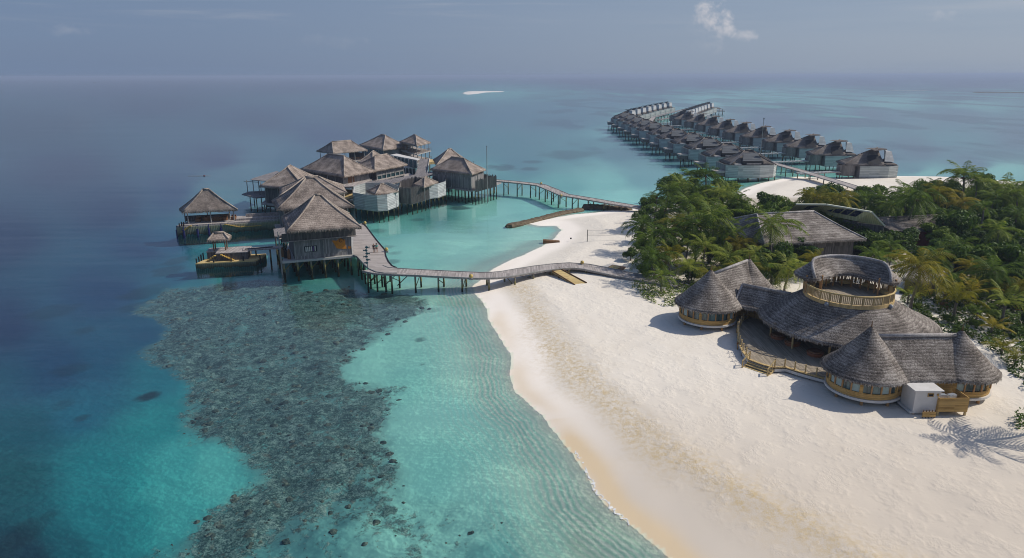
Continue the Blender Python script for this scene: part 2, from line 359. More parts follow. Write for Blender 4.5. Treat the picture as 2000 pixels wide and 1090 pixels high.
# ------------------------------------------------------------------ thatched roofs
def lerp3(a, b, t): return Vector((a[0] + (b[0] - a[0]) * t, a[1] + (b[1] - a[1]) * t, a[2] + (b[2] - a[2]) * t))
def resample(poly, tgts, step):
    pts, tt = [], []; n = len(poly)
    for i in range(n):
        a, b = Vector(poly[i]), Vector(poly[(i + 1) % n]); ta, tb = Vector(tgts[i]), Vector(tgts[(i + 1) % n])
        k = max(1, int((b - a).length / step))
        for j in range(k): pts.append(a.lerp(b, j / k)); tt.append(ta.lerp(tb, j / k))
    return pts, tt
def thatch(parent, outline, targets, mat, capmat=None, step=.6, rows=9, sag=.06, thick=.3, fringe=.4, rough=.05, caps=None, name='roof', soffit=True):
    """outline: list of (x,y,z) eave corners CCW; targets: the ridge point above each corner"""
    pts, tt = resample(outline, targets, step); n = len(pts); mb = MB(); vs = []
    cen = sum((Vector(p) for p in pts), Vector()) / n
    for r in range(rows + 1):
        t = r / rows; f = t - sag * math.sin(math.pi * t)
        for i in range(n):
            p = pts[i].lerp(tt[i], t); z = pts[i].z + (tt[i].z - pts[i].z) * f
            q = Vector((p.x, p.y, z)); k = 1.0 if 0 < r < rows else .3
            q.z += (mnoise.noise(q * 1.3) * 2.0 + random.uniform(-.25, .25)) * rough * k * .7
            vs.append(q)
    fs = [(r * n + i, r * n + (i + 1) % n, (r + 1) * n + (i + 1) % n, (r + 1) * n + i) for r in range(rows) for i in range(n)]
    base = len(vs)                                   # cut edge of the thatch
    for i in range(n):
        p = vs[i]; d = (cen - p); d.z = 0; d.normalize()
        vs.append(p + d * thick * .3 + Vector((0, 0, -thick * random.uniform(.75, 1.2))))
    fs += [(base + i, base + (i + 1) % n, (i + 1) % n, i) for i in range(n)]
    if soffit:
        vs2 = base + n
        for i in range(n):
            p = pts[i].lerp(tt[i], .62); vs.append(Vector((p.x, p.y, pts[i].z + (tt[i].z - pts[i].z) * .5 - thick)))
        fs += [(vs2 + i, vs2 + (i + 1) % n, base + (i + 1) % n, base + i) for i in range(n)]
    mb.add(vs, fs); ro = mb.build(name, mat, parent, smooth=True); mb = MB()
    if fringe > 0:
        for i in range(n):
            a, b = vs[i], vs[(i + 1) % n]; L = (b - a).length; k = max(1, int(L / .2)); out = (a - cen); out.z = 0; out.normalize(); e = (b - a).normalized()
            for j in range(k):
                for lay in (0, 1):
                    p = a.lerp(b, (j + random.random()) / k) + out * random.uniform(-.05, .08) + Vector((0, 0, .04 - .1 * lay))
                    w_ = random.uniform(.06, .13); l = random.uniform(.35, 1.1) * fringe
                    tip = p + out * random.uniform(-.02, .25) * l + Vector((0, 0, -l)) + e * random.uniform(-.1, .1)
                    mb.add((p - e * w_, p + e * w_, tip), ((0, 1, 2),))
    if fringe > 0: mb.build('eave_fringe', FR_B if mat is TH_B else FR_J if mat is TH_J else mat, ro)
    if capmat and caps:
        cb = MB(); cn_ = len(outline)
        for ci in caps:
            a, tg = Vector(outline[ci]), Vector(targets[ci]); pl = []
            for r in range(7):
                t = r / 6; f = t - sag * math.sin(math.pi * t); p = a.lerp(tg, t); pl.append((p.x, p.y, a.z + (tg.z - a.z) * f + .03))
            cb.tube(pl, [.13] + [.17] * 6, 6)
        done = set()
        for ci in range(cn_):
            a, b = Vector(targets[ci]), Vector(targets[(ci + 1) % cn_])
            key = tuple(sorted([tuple(round(k, 2) for k in a), tuple(round(k, 2) for k in b)]))
            if (a - b).length > .3 and key not in done:
                done.add(key); cb.tube([a + Vector((0, 0, .05)), b + Vector((0, 0, .05))], .22, 6)
        cb.build('ridge_cap', capmat, ro, smooth=True)
    return ro

# ------------------------------------------------------------------ terrain: one sheet, sand island, lagoon floor, reef, open sea bed
def px_poly(pts, z=0.0): return np.array([tuple(G(a, b, z))[:2] for a, b in pts])
def sdf(poly, X, Y, closed=True):
    """signed distance in metres, + inside"""
    d2 = np.full(X.shape, 1e18); ins = np.zeros(X.shape, bool); n = len(poly)
    for i in range(n if closed else n - 1):
        ax, ay = poly[i]; bx, by = poly[(i + 1) % n]; ex, ey = bx - ax, by - ay
        t = np.clip(((X - ax) * ex + (Y - ay) * ey) / max(1e-9, ex * ex + ey * ey), 0, 1)
        d2 = np.minimum(d2, (X - ax - ex * t) ** 2 + (Y - ay - ey * t) ** 2)
        if closed and abs(ey) > 1e-12:
            c = ((ay > Y) != (by > Y)) & (X < (bx - ax) * (Y - ay) / (by - ay) + ax); ins ^= c
    d = np.sqrt(d2); return np.where(ins, d, -d) if closed else d
def vnoise(X, Y, sc, seed=0, octs=4):
    out = np.zeros(X.shape); amp = 1.0; tot = 0
    for o in range(octs):
        r = np.random.default_rng(seed * 31 + o); tab = r.random((256, 256))
        x, y = X / sc * 2 ** o + 13.7 * o, Y / sc * 2 ** o + 7.1 * o
        xi, yi = np.floor(x).astype(int), np.floor(y).astype(int); fx, fy = x - xi, y - yi
        fx, fy = fx * fx * (3 - 2 * fx), fy * fy * (3 - 2 * fy)
        g = lambda a, b: tab[a & 255, b & 255]
        out += amp * ((g(xi, yi) * (1 - fx) + g(xi + 1, yi) * fx) * (1 - fy) + (g(xi, yi + 1) * (1 - fx) + g(xi + 1, yi + 1) * fx) * fy)
        tot += amp; amp *= .5
    return out / tot
ys = [-45.0]
while ys[-1] < 40: ys.append(ys[-1] + 5)
while ys[-1] < 21500:
    y = ys[-1]; ys.append(y + (max(.36, .0045 * y) if y < 330 else .013 * y))
ys = np.array(ys); NX = 520; ss = np.linspace(-.86, .86, NX)
Y = np.repeat(ys[:, None], NX, 1); X = (Y + 80) * ss[None, :]
SHORE = [(930, 575), (950, 610), (975, 660), (995, 700), (1003, 735), (1010, 765), (1030, 790), (1060, 812), (1082, 840), (1110, 872), (1127, 900),
         (1145, 925), (1160, 957), (1190, 992), (1228, 1022), (1275, 1062), (1330, 1115)]
p1 = px_poly(SHORE)
p2 = np.array([(24, 30), (60, 0), (400, 0), (420, 260)])
p3 = px_poly([(2000, 357), (1925, 350), (1830, 345), (1740, 344), (1680, 346), (1620, 348), (1560, 345), (1525, 350), (1490, 357), (1458, 367), (1435, 380),
              (1380, 392), (1300, 402), (1258, 407), (1205, 409), (1165, 415), (1120, 419), (1090, 424), (1060, 431), (1035, 437), (1052, 441), (1085, 441),
              (1096, 450), (1085, 465), (1060, 480), (1022, 498), (990, 512), (962, 525), (938, 545), (925, 560)])
land = np.concatenate([p1, p2, p3])
S = sdf(land, X, Y) + (vnoise(X, Y, 7, 5) - .5) * 1.6 * sstep(0, 200, 200 - np.abs(Y - 60))
bankpoly = px_poly([(903, 181.5), (912, 178.6), (950, 177.9), (985, 178.4), (984, 179.6), (950, 180.6), (935, 183), (915, 185), (906, 184)])
SB = sdf(bankpoly, X, Y)
reefpoly = px_poly([(310, 552), (420, 545), (520, 535), (620, 560), (700, 566), (780, 575), (835, 595), (838, 612), (790, 650), (700, 690), (655, 712), (700, 738), (775, 752),
                    (792, 790), (775, 850), (790, 900), (850, 960), (980, 1010), (1050, 1050), (1080, 1120), (1100, 1250), (200, 1250), (250, 1100), (330, 1030), (385, 985), (430, 945), (415, 900), (400, 870), (352, 832),
                    (385, 790), (345, 745), (275, 705), (258, 680), (300, 640), (280, 600)], -1.2)
RF = sdf(reefpoly, X, Y) + (vnoise(X, Y, 9, 3) - .5) * 9
def ring(pts, z=-1.2, nz=5.0, sc=6, seed=9): return sdf(px_poly(pts, z), X, Y) + (vnoise(X, Y, sc, seed) - .5) * nz
# authored sea-bed colour: (photo bearing, colour of the bed as it shows through the water)
CT = [(30, 1075, 4, 50, 66), (40, 930, 8, 86, 92), (60, 820, 10, 92, 104), (110, 1040, 10, 96, 104), (180, 1000, 22, 128, 132), (200, 900, 22, 132, 136), (330, 900, 38, 160, 156), (340, 990, 40, 160, 155), (400, 920, 52, 170, 162), (300, 800, 30, 142, 142),
      (290, 730, 26, 118, 130), (150, 780, 16, 104, 124), (100, 700, 10, 66, 100), (180, 690, 14, 84, 112), (30, 620, 6, 42, 82), (200, 560, 12, 60, 98), (250, 640, 14, 80, 108), (0, 450, 6, 36, 78), (200, 400, 8, 42, 84), (80, 250, 22, 60, 82), (120, 330, 6, 38, 78),
      (260, 480, 12, 56, 96), (320, 470, 18, 84, 120), (320, 530, 26, 96, 120), (370, 490, 30, 130, 138), (350, 560, 34, 120, 128), (430, 475, 42, 158, 150), (460, 545, 52, 150, 142), (520, 475, 48, 160, 152), (600, 530, 58, 140, 130), (640, 555, 72, 150, 140),
      (450, 680, 90, 150, 140), (600, 800, 84, 148, 142), (600, 1000, 70, 140, 138), (760, 690, 112, 192, 174), (800, 750, 104, 190, 174), (880, 620, 118, 196, 178), (870, 800, 116, 198, 182), (850, 920, 100, 188, 174), (940, 760, 140, 205, 184), (950, 1000, 110, 190, 176), (1050, 950, 150, 206, 182),
      (1090, 1060, 130, 186, 166), (980, 1080, 84, 168, 160), (1150, 1070, 150, 180, 150), (960, 700, 168, 208, 184), (915, 600, 160, 205, 182), (860, 565, 140, 200, 180), (760, 450, 84, 182, 168), (800, 500, 110, 196, 178), (900, 480, 126, 202, 184), (1000, 470, 150, 212, 192), (960, 420, 112, 200, 184), (1050, 400, 100, 196, 182), (850, 420, 62, 150, 140),
      (740, 420, 60, 150, 140), (1150, 390, 110, 204, 192), (1220, 385, 120, 210, 198), (1180, 345, 100, 196, 186), (1080, 355, 74, 176, 170), (960, 330, 66, 160, 158), (880, 250, 48, 118, 140), (1000, 270, 56, 140, 150), (1120, 290, 66, 150, 156), (1000, 310, 60, 138, 148), (1250, 340, 90, 170, 172), (1230, 300, 70, 140, 150),
      (1180, 260, 80, 168, 172), (1100, 235, 56, 124, 144), (1000, 220, 56, 130, 150), (900, 205, 42, 84, 120), (1100, 200, 62, 136, 156), (1200, 190, 66, 140, 160), (480, 330, 76, 130, 142), (440, 380, 84, 140, 146), (440, 345, 72, 124, 138), (500, 295, 64, 118, 136), (560, 300, 40, 104, 126), (620, 260, 26, 66, 108), (400, 310, 18, 54, 98), (340, 370, 20, 64, 104), (500, 230, 28, 62, 94), (700, 230, 40, 78, 106), (800, 220, 48, 92, 114), (300, 200, 26, 56, 88),
      (600, 170, 44, 72, 98), (300, 160, 38, 66, 94), (700, 183, 48, 86, 110), (800, 190, 54, 106, 120), (850, 180, 60, 150, 156), (945, 186, 70, 170, 172), (1020, 180, 70, 170, 172), (1080, 183, 66, 150, 160), (1250, 172, 48, 92, 128), (1150, 160, 36, 68, 110), (1400, 160, 40, 80, 120), (1700, 160, 48, 86, 124), (1900, 165, 50, 84, 122), (1900, 180, 60, 130, 146),
      (1400, 190, 92, 188, 186), (1500, 190, 96, 190, 188), (1600, 195, 92, 186, 184), (1750, 197, 92, 184, 182), (1900, 200, 90, 180, 178), (1500, 230, 74, 108, 136), (1600, 240, 72, 112, 138), (1600, 208, 84, 158, 166), (1700, 222, 72, 118, 140), (1850, 225, 76, 130, 148), (1700, 265, 80, 150, 158), (1800, 290, 68, 112, 134), (1700, 300, 66, 108, 132), (1850, 268, 76, 150, 158), (1980, 260, 70, 120, 142), (1900, 320, 74, 124, 142),
      (1800, 333, 96, 190, 180), (1950, 338, 104, 196, 184), (1780, 325, 74, 140, 150), (1620, 335, 96, 200, 180), (1560, 338, 96, 196, 176), (1450, 330, 90, 190, 176), (1400, 350, 100, 196, 180), (1500, 290, 60, 120, 130), (1350, 290, 50, 110, 120), (1280, 220, 84, 170, 172)]
cp_ = np.array([tuple(G(a, b, -1.0))[:2] for a, b, *_ in CT]); cc_ = np.array([lin(*c[2:]) for c in CT])
def warp(x, y): yy = np.maximum(y, 20) + 10; return np.stack([x / yy * 1.35, 6.0 * yy ** -0.5 * 2.0], -1)      # bathymetric survey gets coarser seawards
wp = warp(cp_[:, 0], cp_[:, 1]); base = np.zeros(X.shape + (3,)); WG = warp(X, Y)
wx_ = (vnoise(X / (Y + 60) * 60, 900 / np.sqrt(np.maximum(Y, 20) + 10), 7, 21) - .5) * .10; wy_ = (vnoise(X / (Y + 60) * 60, 900 / np.sqrt(np.maximum(Y, 20) + 10), 7, 22) - .5) * .07
WG = WG + np.stack([wx_, wy_], -1)
for r0 in range(0, X.shape[0], 60):
    q = WG[r0:r0 + 60]; d2 = ((q[:, :, None, :] - wp[None, None]) ** 2).sum(-1) + 2e-4; wgt = d2 ** -1.6
    base[r0:r0 + 60] = (wgt @ cc_) / wgt.sum(-1, keepdims=True)
base = base * np.array([1.4, 1.26, 1.26]) + np.array([.012, .018, .020]) + np.clip(base[..., 1:2] - .30, 0, 1) * np.array([.72, 1.0, .72])
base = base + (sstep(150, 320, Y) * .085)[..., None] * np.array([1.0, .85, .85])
def blend(a, b, k): return a * (1 - k[..., None]) + np.array(b) * k[..., None]
# dark grass / coral patches, streaky turquoise sand flats further out
far = sstep(170, 420, Y)
pn = vnoise(X * .8, Y * .32, 30, 41, 5); pk = sstep(.50, .60, pn) * far * sstep(-20, 60, X) * (1 - sstep(1800, 3200, Y))
base = blend(base, lin(72, 104, 128), pk * .55)
pn2 = vnoise(X * .7, Y * .16, 36, 43, 5); pk2 = sstep(.60, .68, pn2) * far * sstep(0, 120, X) * (1 - sstep(1500, 2600, Y))
base = blend(base, lin(132, 218, 208), pk2 * .85)
for (cx_, cy_, rx, ry, kk) in ((895, 404, 26, 4, .75), (860, 398, 14, 3, .3), (708, 441, 12, 2.5, .5), (735, 448, 22, 4, .4), (815, 427, 14, 3, .4), (985, 322, 22, 6, .55), (1035, 324, 18, 4, .5), (1040, 311, 20, 3, .45), (1115, 296, 60, 9, .35), (960, 320, 12, 4, .4),
                               (287, 767, 17, 10, .9), (650, 495, 30, 5, .25), (765, 510, 14, 5, .45), (770, 492, 14, 4, .35), (756, 480, 14, 4, .3), (90, 600, 50, 14, .35), (130, 710, 38, 12, .35), (165, 635, 25, 8, .35), (30, 1040, 40, 40, .5), (120, 780, 20, 10, .3), (820, 670, 10, 4, .6), (822, 718, 5, 2, .5),
                               (330, 520, 30, 10, .45), (345, 500, 20, 9, .45), (290, 560, 40, 14, .45), (270, 590, 30, 10, .4), (160, 805, 12, 6, .5), (420, 585, 22, 6, .3), (835, 615, 30, 5, .3)):
    c = G(cx_, cy_, -1.2); ex = G(cx_ + rx, cy_, -1.2); ey = G(cx_, cy_ - ry, -1.2); ey2 = G(cx_, cy_ + ry, -1.2)
    sx_, sy_ = (ex - c).length, max(.5, (ey - ey2).length / 2)
    d = np.sqrt(((X - c.x) / sx_) ** 2 + ((Y - c.y) / sy_) ** 2) + (vnoise(X, Y, max(1.5, sx_ * .8), 51) - .5) * 1.0
    base = blend(base, lin(34, 62, 70), (1 - sstep(.6, 1.25, d)) * kk)
# beach
depth = np.where(S > 0, 0, np.minimum(1.25, .045 * -S + .0022 * S * S)) + .35 * sstep(0, 80, -S)
depth = depth + .8 * sstep(10, 90, -S)
Zt = np.where(S > 0, np.minimum(1.05, .1 * S), -depth) + (vnoise(X, Y, 5, 61) - .5) * .22 * sstep(5, 14, S) + (vnoise(X, Y, 1.3, 62, 2) - .5) * .05 * sstep(6, 12, S)
reef = sstep(-1.5, 3.5, RF)
Zt = Zt + reef * (vnoise(X, Y, 2.2, 71, 4) - .45) * 1.1
Zt = np.where(SB > -60, np.maximum(Zt, np.minimum(.8, -.05 + .05 * SB)), Zt)
Zt = np.where(Y < 30, Zt - 0.3, Zt)
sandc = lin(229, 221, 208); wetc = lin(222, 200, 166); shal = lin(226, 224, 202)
n1 = vnoise(X, Y, 6, 81)
Sx = S + (n1 - .5) * 2
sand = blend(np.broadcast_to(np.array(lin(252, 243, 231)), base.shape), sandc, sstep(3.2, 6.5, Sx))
wet2 = np.exp(-((S - .9 - 1.2 * (vnoise(X, Y, 9, 84) - .5)) / 1.3) ** 2) * sstep(0.35, .6, vnoise(X, Y, 12, 83) + .12) * (1 - sstep(95, 140, Y))
sand = blend(sand, lin(204, 192, 176), (1 - sstep(46, 82, Y)) * .85)      # sand colour darkened and greyed towards the southern end
sand = blend(sand, wetc, np.clip(wet2 * (.55 + .7 * (Y < 66)), 0, 1))
sea = blend(base, shal, (1 - sstep(.0, 2.2, -S - 1.2 * (n1 - .3))) * .9)
sea = blend(sea, lin(168, 206, 186), np.exp(-((S + 3.2) / 2.4) ** 2) * .6 * (Y < 150))
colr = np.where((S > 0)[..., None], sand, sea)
colr = np.where((SB > -1.0)[..., None], np.array(lin(225, 220, 214)), colr)
bk = np.exp(-np.clip(-SB, 0, None) / 130.0) * (SB <= -1); colr = blend(colr, lin(150, 238, 228), bk * .95)
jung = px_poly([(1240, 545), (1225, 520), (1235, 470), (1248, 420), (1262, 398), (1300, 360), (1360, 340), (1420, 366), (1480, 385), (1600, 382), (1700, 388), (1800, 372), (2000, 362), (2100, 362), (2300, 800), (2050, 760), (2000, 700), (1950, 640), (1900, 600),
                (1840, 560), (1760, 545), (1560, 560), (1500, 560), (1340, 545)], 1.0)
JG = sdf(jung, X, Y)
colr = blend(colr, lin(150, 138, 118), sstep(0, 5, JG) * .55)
deb = [(1020, 560), (1040, 590), (1062, 640), (1090, 690), (1140, 735), (1200, 790), (1262, 850), (1330, 890), (1400, 930), (1470, 985), (1560, 1030), (1650, 1075), (1740, 1120)]
DB = sdf(px_poly(deb, 1.0), X, Y, closed=False)
debm = np.clip((np.exp(-(DB / 2.2) ** 2) * (.25 + 1.3 * vnoise(X, Y, 5, 91)) + .45 * np.exp(-(DB / 4.0) ** 2) * sstep(.42, .7, vnoise(X, Y, 6, 92))), 0, 1)
rip = (S < 0) * (np.exp(-((S + 2.9) / 2.3) ** 2) + .22 * np.exp(-((S + 7) / 3.5) ** 2)) * (Y < 150)
LEFT_EDGE = [(310, 552), (280, 600), (300, 640), (258, 680), (275, 705), (345, 745), (385, 790), (352, 832), (400, 870), (415, 900), (430, 945), (385, 985), (330, 1030), (250, 1100), (200, 1250)]
DL = sdf(px_poly(LEFT_EDGE, -1.2), X, Y, closed=False)
WD = 5.0 + np.clip(Y - 45, 0, 80) * .42
spar = 1 - sstep(.7 * WD, 2.6 * WD, DL)      # coral is dense at its seaward edge and thins out towards the sand
nv = X.size; ny = len(ys)
me = bpy.data.meshes.new('island_and_seabed'); me.vertices.add(nv)
me.vertices.foreach_set('co', np.stack([X, Y, Zt], -1).astype(np.float32).ravel())
ii = (np.arange(ny - 1)[:, None] * NX + np.arange(NX - 1)[None]).ravel()
quads = np.stack([ii, ii + 1, ii + NX + 1, ii + NX], 1).astype(np.int32)
me.loops.add(quads.size); me.loops.foreach_set('vertex_index', quads.ravel())
me.polygons.add(len(quads)); me.polygons.foreach_set('loop_start', np.arange(len(quads), dtype=np.int32) * 4)
me.polygons.foreach_set('use_smooth', np.ones(len(quads), bool)); me.update(calc_edges=True)
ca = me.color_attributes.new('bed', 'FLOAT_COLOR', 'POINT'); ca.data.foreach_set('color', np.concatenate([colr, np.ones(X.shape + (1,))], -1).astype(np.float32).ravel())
for nm, arr in (('reef', reef), ('sparse', spar), ('shore', S), ('debris', debm), ('ripple', rip), ('dry', sstep(4, 9, Sx) * (S > 0))):
    me.attributes.new(nm, 'FLOAT', 'POINT').data.foreach_set('value', arr.astype(np.float32).ravel())
mt, n = newmat('sand_and_seabed'); p = n.pos(); x, y, z = n.xyz(p)
bed = n.attr('bed', 'Color'); rf = n.attr('reef'); sprs = n.attr('sparse'); sh = n.attr('shore'); db = n.attr('debris'); rp = n.attr('ripple'); dry = n.attr('dry')
na = n.noise(p, .42, 5.0, .68, .4); nb = n.noise(p, 1.7, 4.0, .7); nc = n.noise(p, 6.0, 3.0, .7)
vor = n.add('ShaderNodeTexVoronoi', {'Vector': p, 'Scale': .75, 'Randomness': 1.0}, feature='F1').outputs[0]
k = n.math('ADD', n.math('ADD', n.math('MULTIPLY', na, .9), n.math('MULTIPLY', nb, .65)), n.math('MULTIPLY', vor, -.12))
k = n.math('ADD', k, n.math('MULTIPLY', n.math('SUBTRACT', rf, .5), .30))
k = n.math('ADD', k, n.math('MULTIPLY', n.math('SUBTRACT', sprs, .5), .26))
k = n.math('ADD', k, n.math('MULTIPLY', n.math('SUBTRACT', n.noise(p, .11, 3.0, .6), .5), .35))
cover = n.math('MULTIPLY', n.step(k, .77, .92), n.step(rf, 0.02, .30))
haze_c = n.math('MULTIPLY', n.math('MULTIPLY', n.step(rf, 0.05, .7), n.math('ADD', n.math('MULTIPLY', sprs, .45), .2)), 1.0)
nm_ = n.noise(p, .75, 4.0, .75, .6)
cs_ = n.math('ADD', n.math('ADD', n.math('MULTIPLY', nb, .35), n.math('MULTIPLY', nc, .45)), n.math('MULTIPLY', nm_, .30))
coral = n.ramp(n.math('ADD', n.math('MULTIPLY', n.math('SUBTRACT', cs_, .55), 1.7), .56), [(.44, lin(36, 54, 54)), (.53, lin(72, 96, 92)), (.61, lin(108, 138, 130)), (.74, lin(156, 182, 168))])
clump = n.step(n.noise(p, .5, 4.0, .7, .5), .50, .60); coral = n.mix(n.math('MULTIPLY', clump, .5), coral, n.mix(1.0, coral, (.42, .46, .46, 1), 'MULTIPLY'))
warm = n.step(n.noise(p, .8, 2.0, .5), .62, .7); coral = n.mix(n.math('MULTIPLY', warm, .5), coral, lin(104, 84, 66))
c = n.mix(haze_c, bed, lin(112, 156, 148)); c = n.mix(n.math('MULTIPLY', cover, .85), c, coral)
# sand ripples along the shore
wv = n.math('SINE', n.math('ADD', n.math('MULTIPLY', sh, 11.0), n.math('MULTIPLY', n.noise(n.mapping(p, (.34, .26, .3)), 1.0, 4.0, .55), 12.0)))
c = n.mix(n.math('MULTIPLY', n.math('MULTIPLY', n.math('ADD', n.math('MULTIPLY', wv, .5), .5), rp), .85), c, (.74, .80, .66, 1))
c = n.mix(n.math('MULTIPLY', n.math('MULTIPLY', n.math('SUBTRACT', .5, n.math('MULTIPLY', wv, .5)), rp), .5), c, n.mix(1.0, c, (.58, .76, .74, 1), 'MULTIPLY'))
# coarse coral grit line; footprint and pit shade painted as dark specks, plus relief
gr = n.noise(p, 9.0, 3.0, .8); c = n.mix(n.math('MULTIPLY', n.math('MULTIPLY', n.step(n.math('ADD', n.math('MULTIPLY', gr, .5), n.math('MULTIPLY', nb, .5)), .42, .6), db), .92), c, lin(200, 178, 136))
c = n.mix(n.math('MULTIPLY', n.math('MULTIPLY', n.step(n.noise(p, 3.2, 4.0, .75), .6, .7), dry), .30), c, lin(172, 158, 142))
c = n.mix(n.math('MULTIPLY', n.math('MULTIPLY', n.step(n.noise(n.mapping(p, (.16, .07, 1), rot=(0, 0, .5)), 1.0, 4.0, .65, .5), .45, .7), .2), dry), c, lin(206, 192, 172))
fp = n.noise(n.mapping(p, (2.6, 2.0, 1)), 1.0, 3.0, .7); lowf = n.noise(p, .5, 2.0, .6)
h = n.math('ADD', n.math('MULTIPLY', fp, n.math('MULTIPLY', dry, n.math('ADD', n.math('MULTIPLY', n.step(lowf, .42, .64), 1.1), .12))), n.math('MULTIPLY', gr, n.math('MULTIPLY', db, .35)))
h = n.math('ADD', h, n.math('MULTIPLY', n.math('MULTIPLY', nb, cover), .9))
b = n.out(c, .9, n.bump(h, .48, .15), .15)
me.materials.append(mt); terrain = bpy.data.objects.new('island_and_seabed', me); COL.objects.link(terrain); terrain['kind'] = 'structure'

# coral heads standing on the reef: nobody could count them
def bedz(x_, y_):
    j = int(np.searchsorted(ys, y_)) - 1; i_ = int((x_ / (y_ + 80) - ss[0]) / (ss[1] - ss[0])); i_ = min(max(i_, 0), NX - 1); return float(Zt[j, i_]), float(RF[j, i_]), float(spar[j, i_])
mb = MB(); cnt = 0; cr2 = random.Random(5)
while cnt < 1100:
    y_ = 42 + 90 * cr2.random() ** 1.5; x_ = cr2.uniform(-.75, .12) * (y_ + 8); z_, r_f, s_p = bedz(x_, y_)
    if not ((r_f > 0 and cr2.random() < .12 + s_p) or (r_f > -14 and x_ > -y_ * .35 and y_ < 75 and mnoise.noise(Vector((x_ / 5, y_ / 4, 9))) > .2 and cr2.random() < .03)): continue
    if r_f <= 0 and x_ > -2 - (y_ - 45) * .05 and cr2.random() < .8: continue
    cnt += 1; r0_ = cr2.choice((.07, .08, .1, .12, .16, .3)) * cr2.uniform(.7, 1.5) * (.7 + y_ / 160); n_ = 7; vs = []
    for (rr, hh) in ((1.0, -.2), (.95, .22), (.6, .45)):
        for q in range(n_): a = 6.283 * q / n_ + hh; f = cr2.uniform(.72, 1.2); vs.append((x_ + r0_ * rr * f * math.cos(a), y_ + r0_ * rr * f * math.sin(a), z_ - .05 + r0_ * hh * f * .8))
    vs.append((x_, y_, z_ + r0_ * .5)); mb.add(vs, [(l * n_ + q, l * n_ + (q + 1) % n_, (l + 1) * n_ + (q + 1) % n_, (l + 1) * n_ + q) for l in range(2) for q in range(n_)] + [(2 * n_ + q, 2 * n_ + (q + 1) % n_, 3 * n_) for q in range(n_)])
mt, n = newmat('coral'); p = n.pos(); f = n.math('ADD', n.math('MULTIPLY', n.noise(p, 1.1, 2.0, .6), .6), n.math('MULTIPLY', n.noise(p, 5.0, 3.0, .7), .5))
n.out(n.ramp(f, [(.35, lin(40, 62, 60)), (.5, lin(72, 92, 86)), (.6, lin(100, 112, 100)), (.72, lin(150, 168, 150))]), .9, n.bump(n.noise(p, 7.0, 3.0, .7), .5, .06), .1)
ch_ = mb.build('coral_heads', mt, uvs=False); ch_['kind'] = 'stuff'

# ------------------------------------------------------------------ water: a clear sheet over the bed
mb = MB(); mb.quad((-26000, -2000, 0), (26000, -2000, 0), (26000, 21400, 0), (-26000, 21400, 0))
mt, n = newmat('sea_water'); p = n.pos()
cam_d = n.math('DIVIDE', n.xyz(p)[1], 1.0)
w1 = n.noise(n.mapping(p, (1.5, 2.4, 1), rot=(0, 0, .35)), 1.0, 3.0, .6); w2 = n.noise(n.mapping(p, (.12, .34, 1), rot=(0, 0, .12)), 1.0, 4.0, .6); w3 = n.noise(n.mapping(p, (.006, .03, 1)), 1.0, 3.0, .6)
h = n.math('ADD', n.math('MULTIPLY', w1, .035), n.math('ADD', n.math('MULTIPLY', w2, .16), n.math('MULTIPLY', w3, 1.5)))
nrm = n.bump(n.math('DIVIDE', h, n.math('ADD', 1.0, n.math('DIVIDE', n.math('MAXIMUM', cam_d, 0.0), 260.0))), .6, 1.0)
gl = n.add('ShaderNodeBsdfAnisotropic', {'Color': (1, 1, 1, 1), 'Roughness': .05, 'Normal': nrm}).outputs[0]
tr = n.add('ShaderNodeBsdfTransparent', {0: (.955, .99, .99, 1)}).outputs[0]
fr = n.add('ShaderNodeFresnel', {'IOR': 1.33, 'Normal': nrm}).outputs[0]
fr = n.math('DIVIDE', fr, n.math('ADD', 1.0, n.math('MULTIPLY', fr, .6)), clamp=True)       # wave slopes hold the grazing mirror back
n.add('ShaderNodeOutputMaterial', {0: n.add('ShaderNodeMixShader', {0: fr, 1: tr, 2: gl}).outputs[0]})
water = mb.build('sea_water', mt); water['kind'] = 'structure'
# thin broken foam line where the swash ends
foam = MB(); sp = px_poly([(1120, 872), (1128, 888), (1138, 905), (1148, 925), (1156, 945), (1162, 958), (1176, 975), (1195, 995), (1214, 1012), (1232, 1026)])
for wid, lift in ((.2, .035),):
    pts = []
    for i in range(len(sp) - 1):
        for j in range(14):
            t = j / 14; q = sp[i] * (1 - t) + sp[i + 1] * t; pts.append(q + np.array([random.uniform(-.06, .06), random.uniform(-.06, .06)]) + .15 * math.sin(i * 3 + j * .45))
    for i in range(len(pts) - 1):
        a, b2 = pts[i], pts[i + 1]; d = b2 - a; nn = np.array([-d[1], d[0]]) / (np.linalg.norm(d) + 1e-6); w0 = wid * (.25 + 1.1 * abs(math.sin(i * .37)) * random.random() + .1)
        foam.quad((a[0], a[1], lift), (b2[0], b2[1], lift), (b2[0] + nn[0] * w0, b2[1] + nn[1] * w0, lift + .02), (a[0] + nn[0] * w0, a[1] + nn[1] * w0, lift + .02))
fo = foam.build('foam_line', m_plain('sea_foam', (.8, .8, .78), .05)); fo['kind'] = 'stuff'
# haze over the sea
mb = MB(); mb.box((0, 10000, 14.0), (43400, 23600, 56.0)); hzo = mb.build('haze', None); hzo['kind'] = 'stuff'
mt = bpy.data.materials.new('sea_haze'); mt.use_nodes = True; n = NT(mt.node_tree)
n.add('ShaderNodeOutputMaterial', {1: n.add('ShaderNodeVolumePrincipled', {'Color': (.54, .65, .86, 1), 'Density': .0002, 'Anisotropy': 0.1}).outputs[0]})
hzo.data.materials.append(mt)

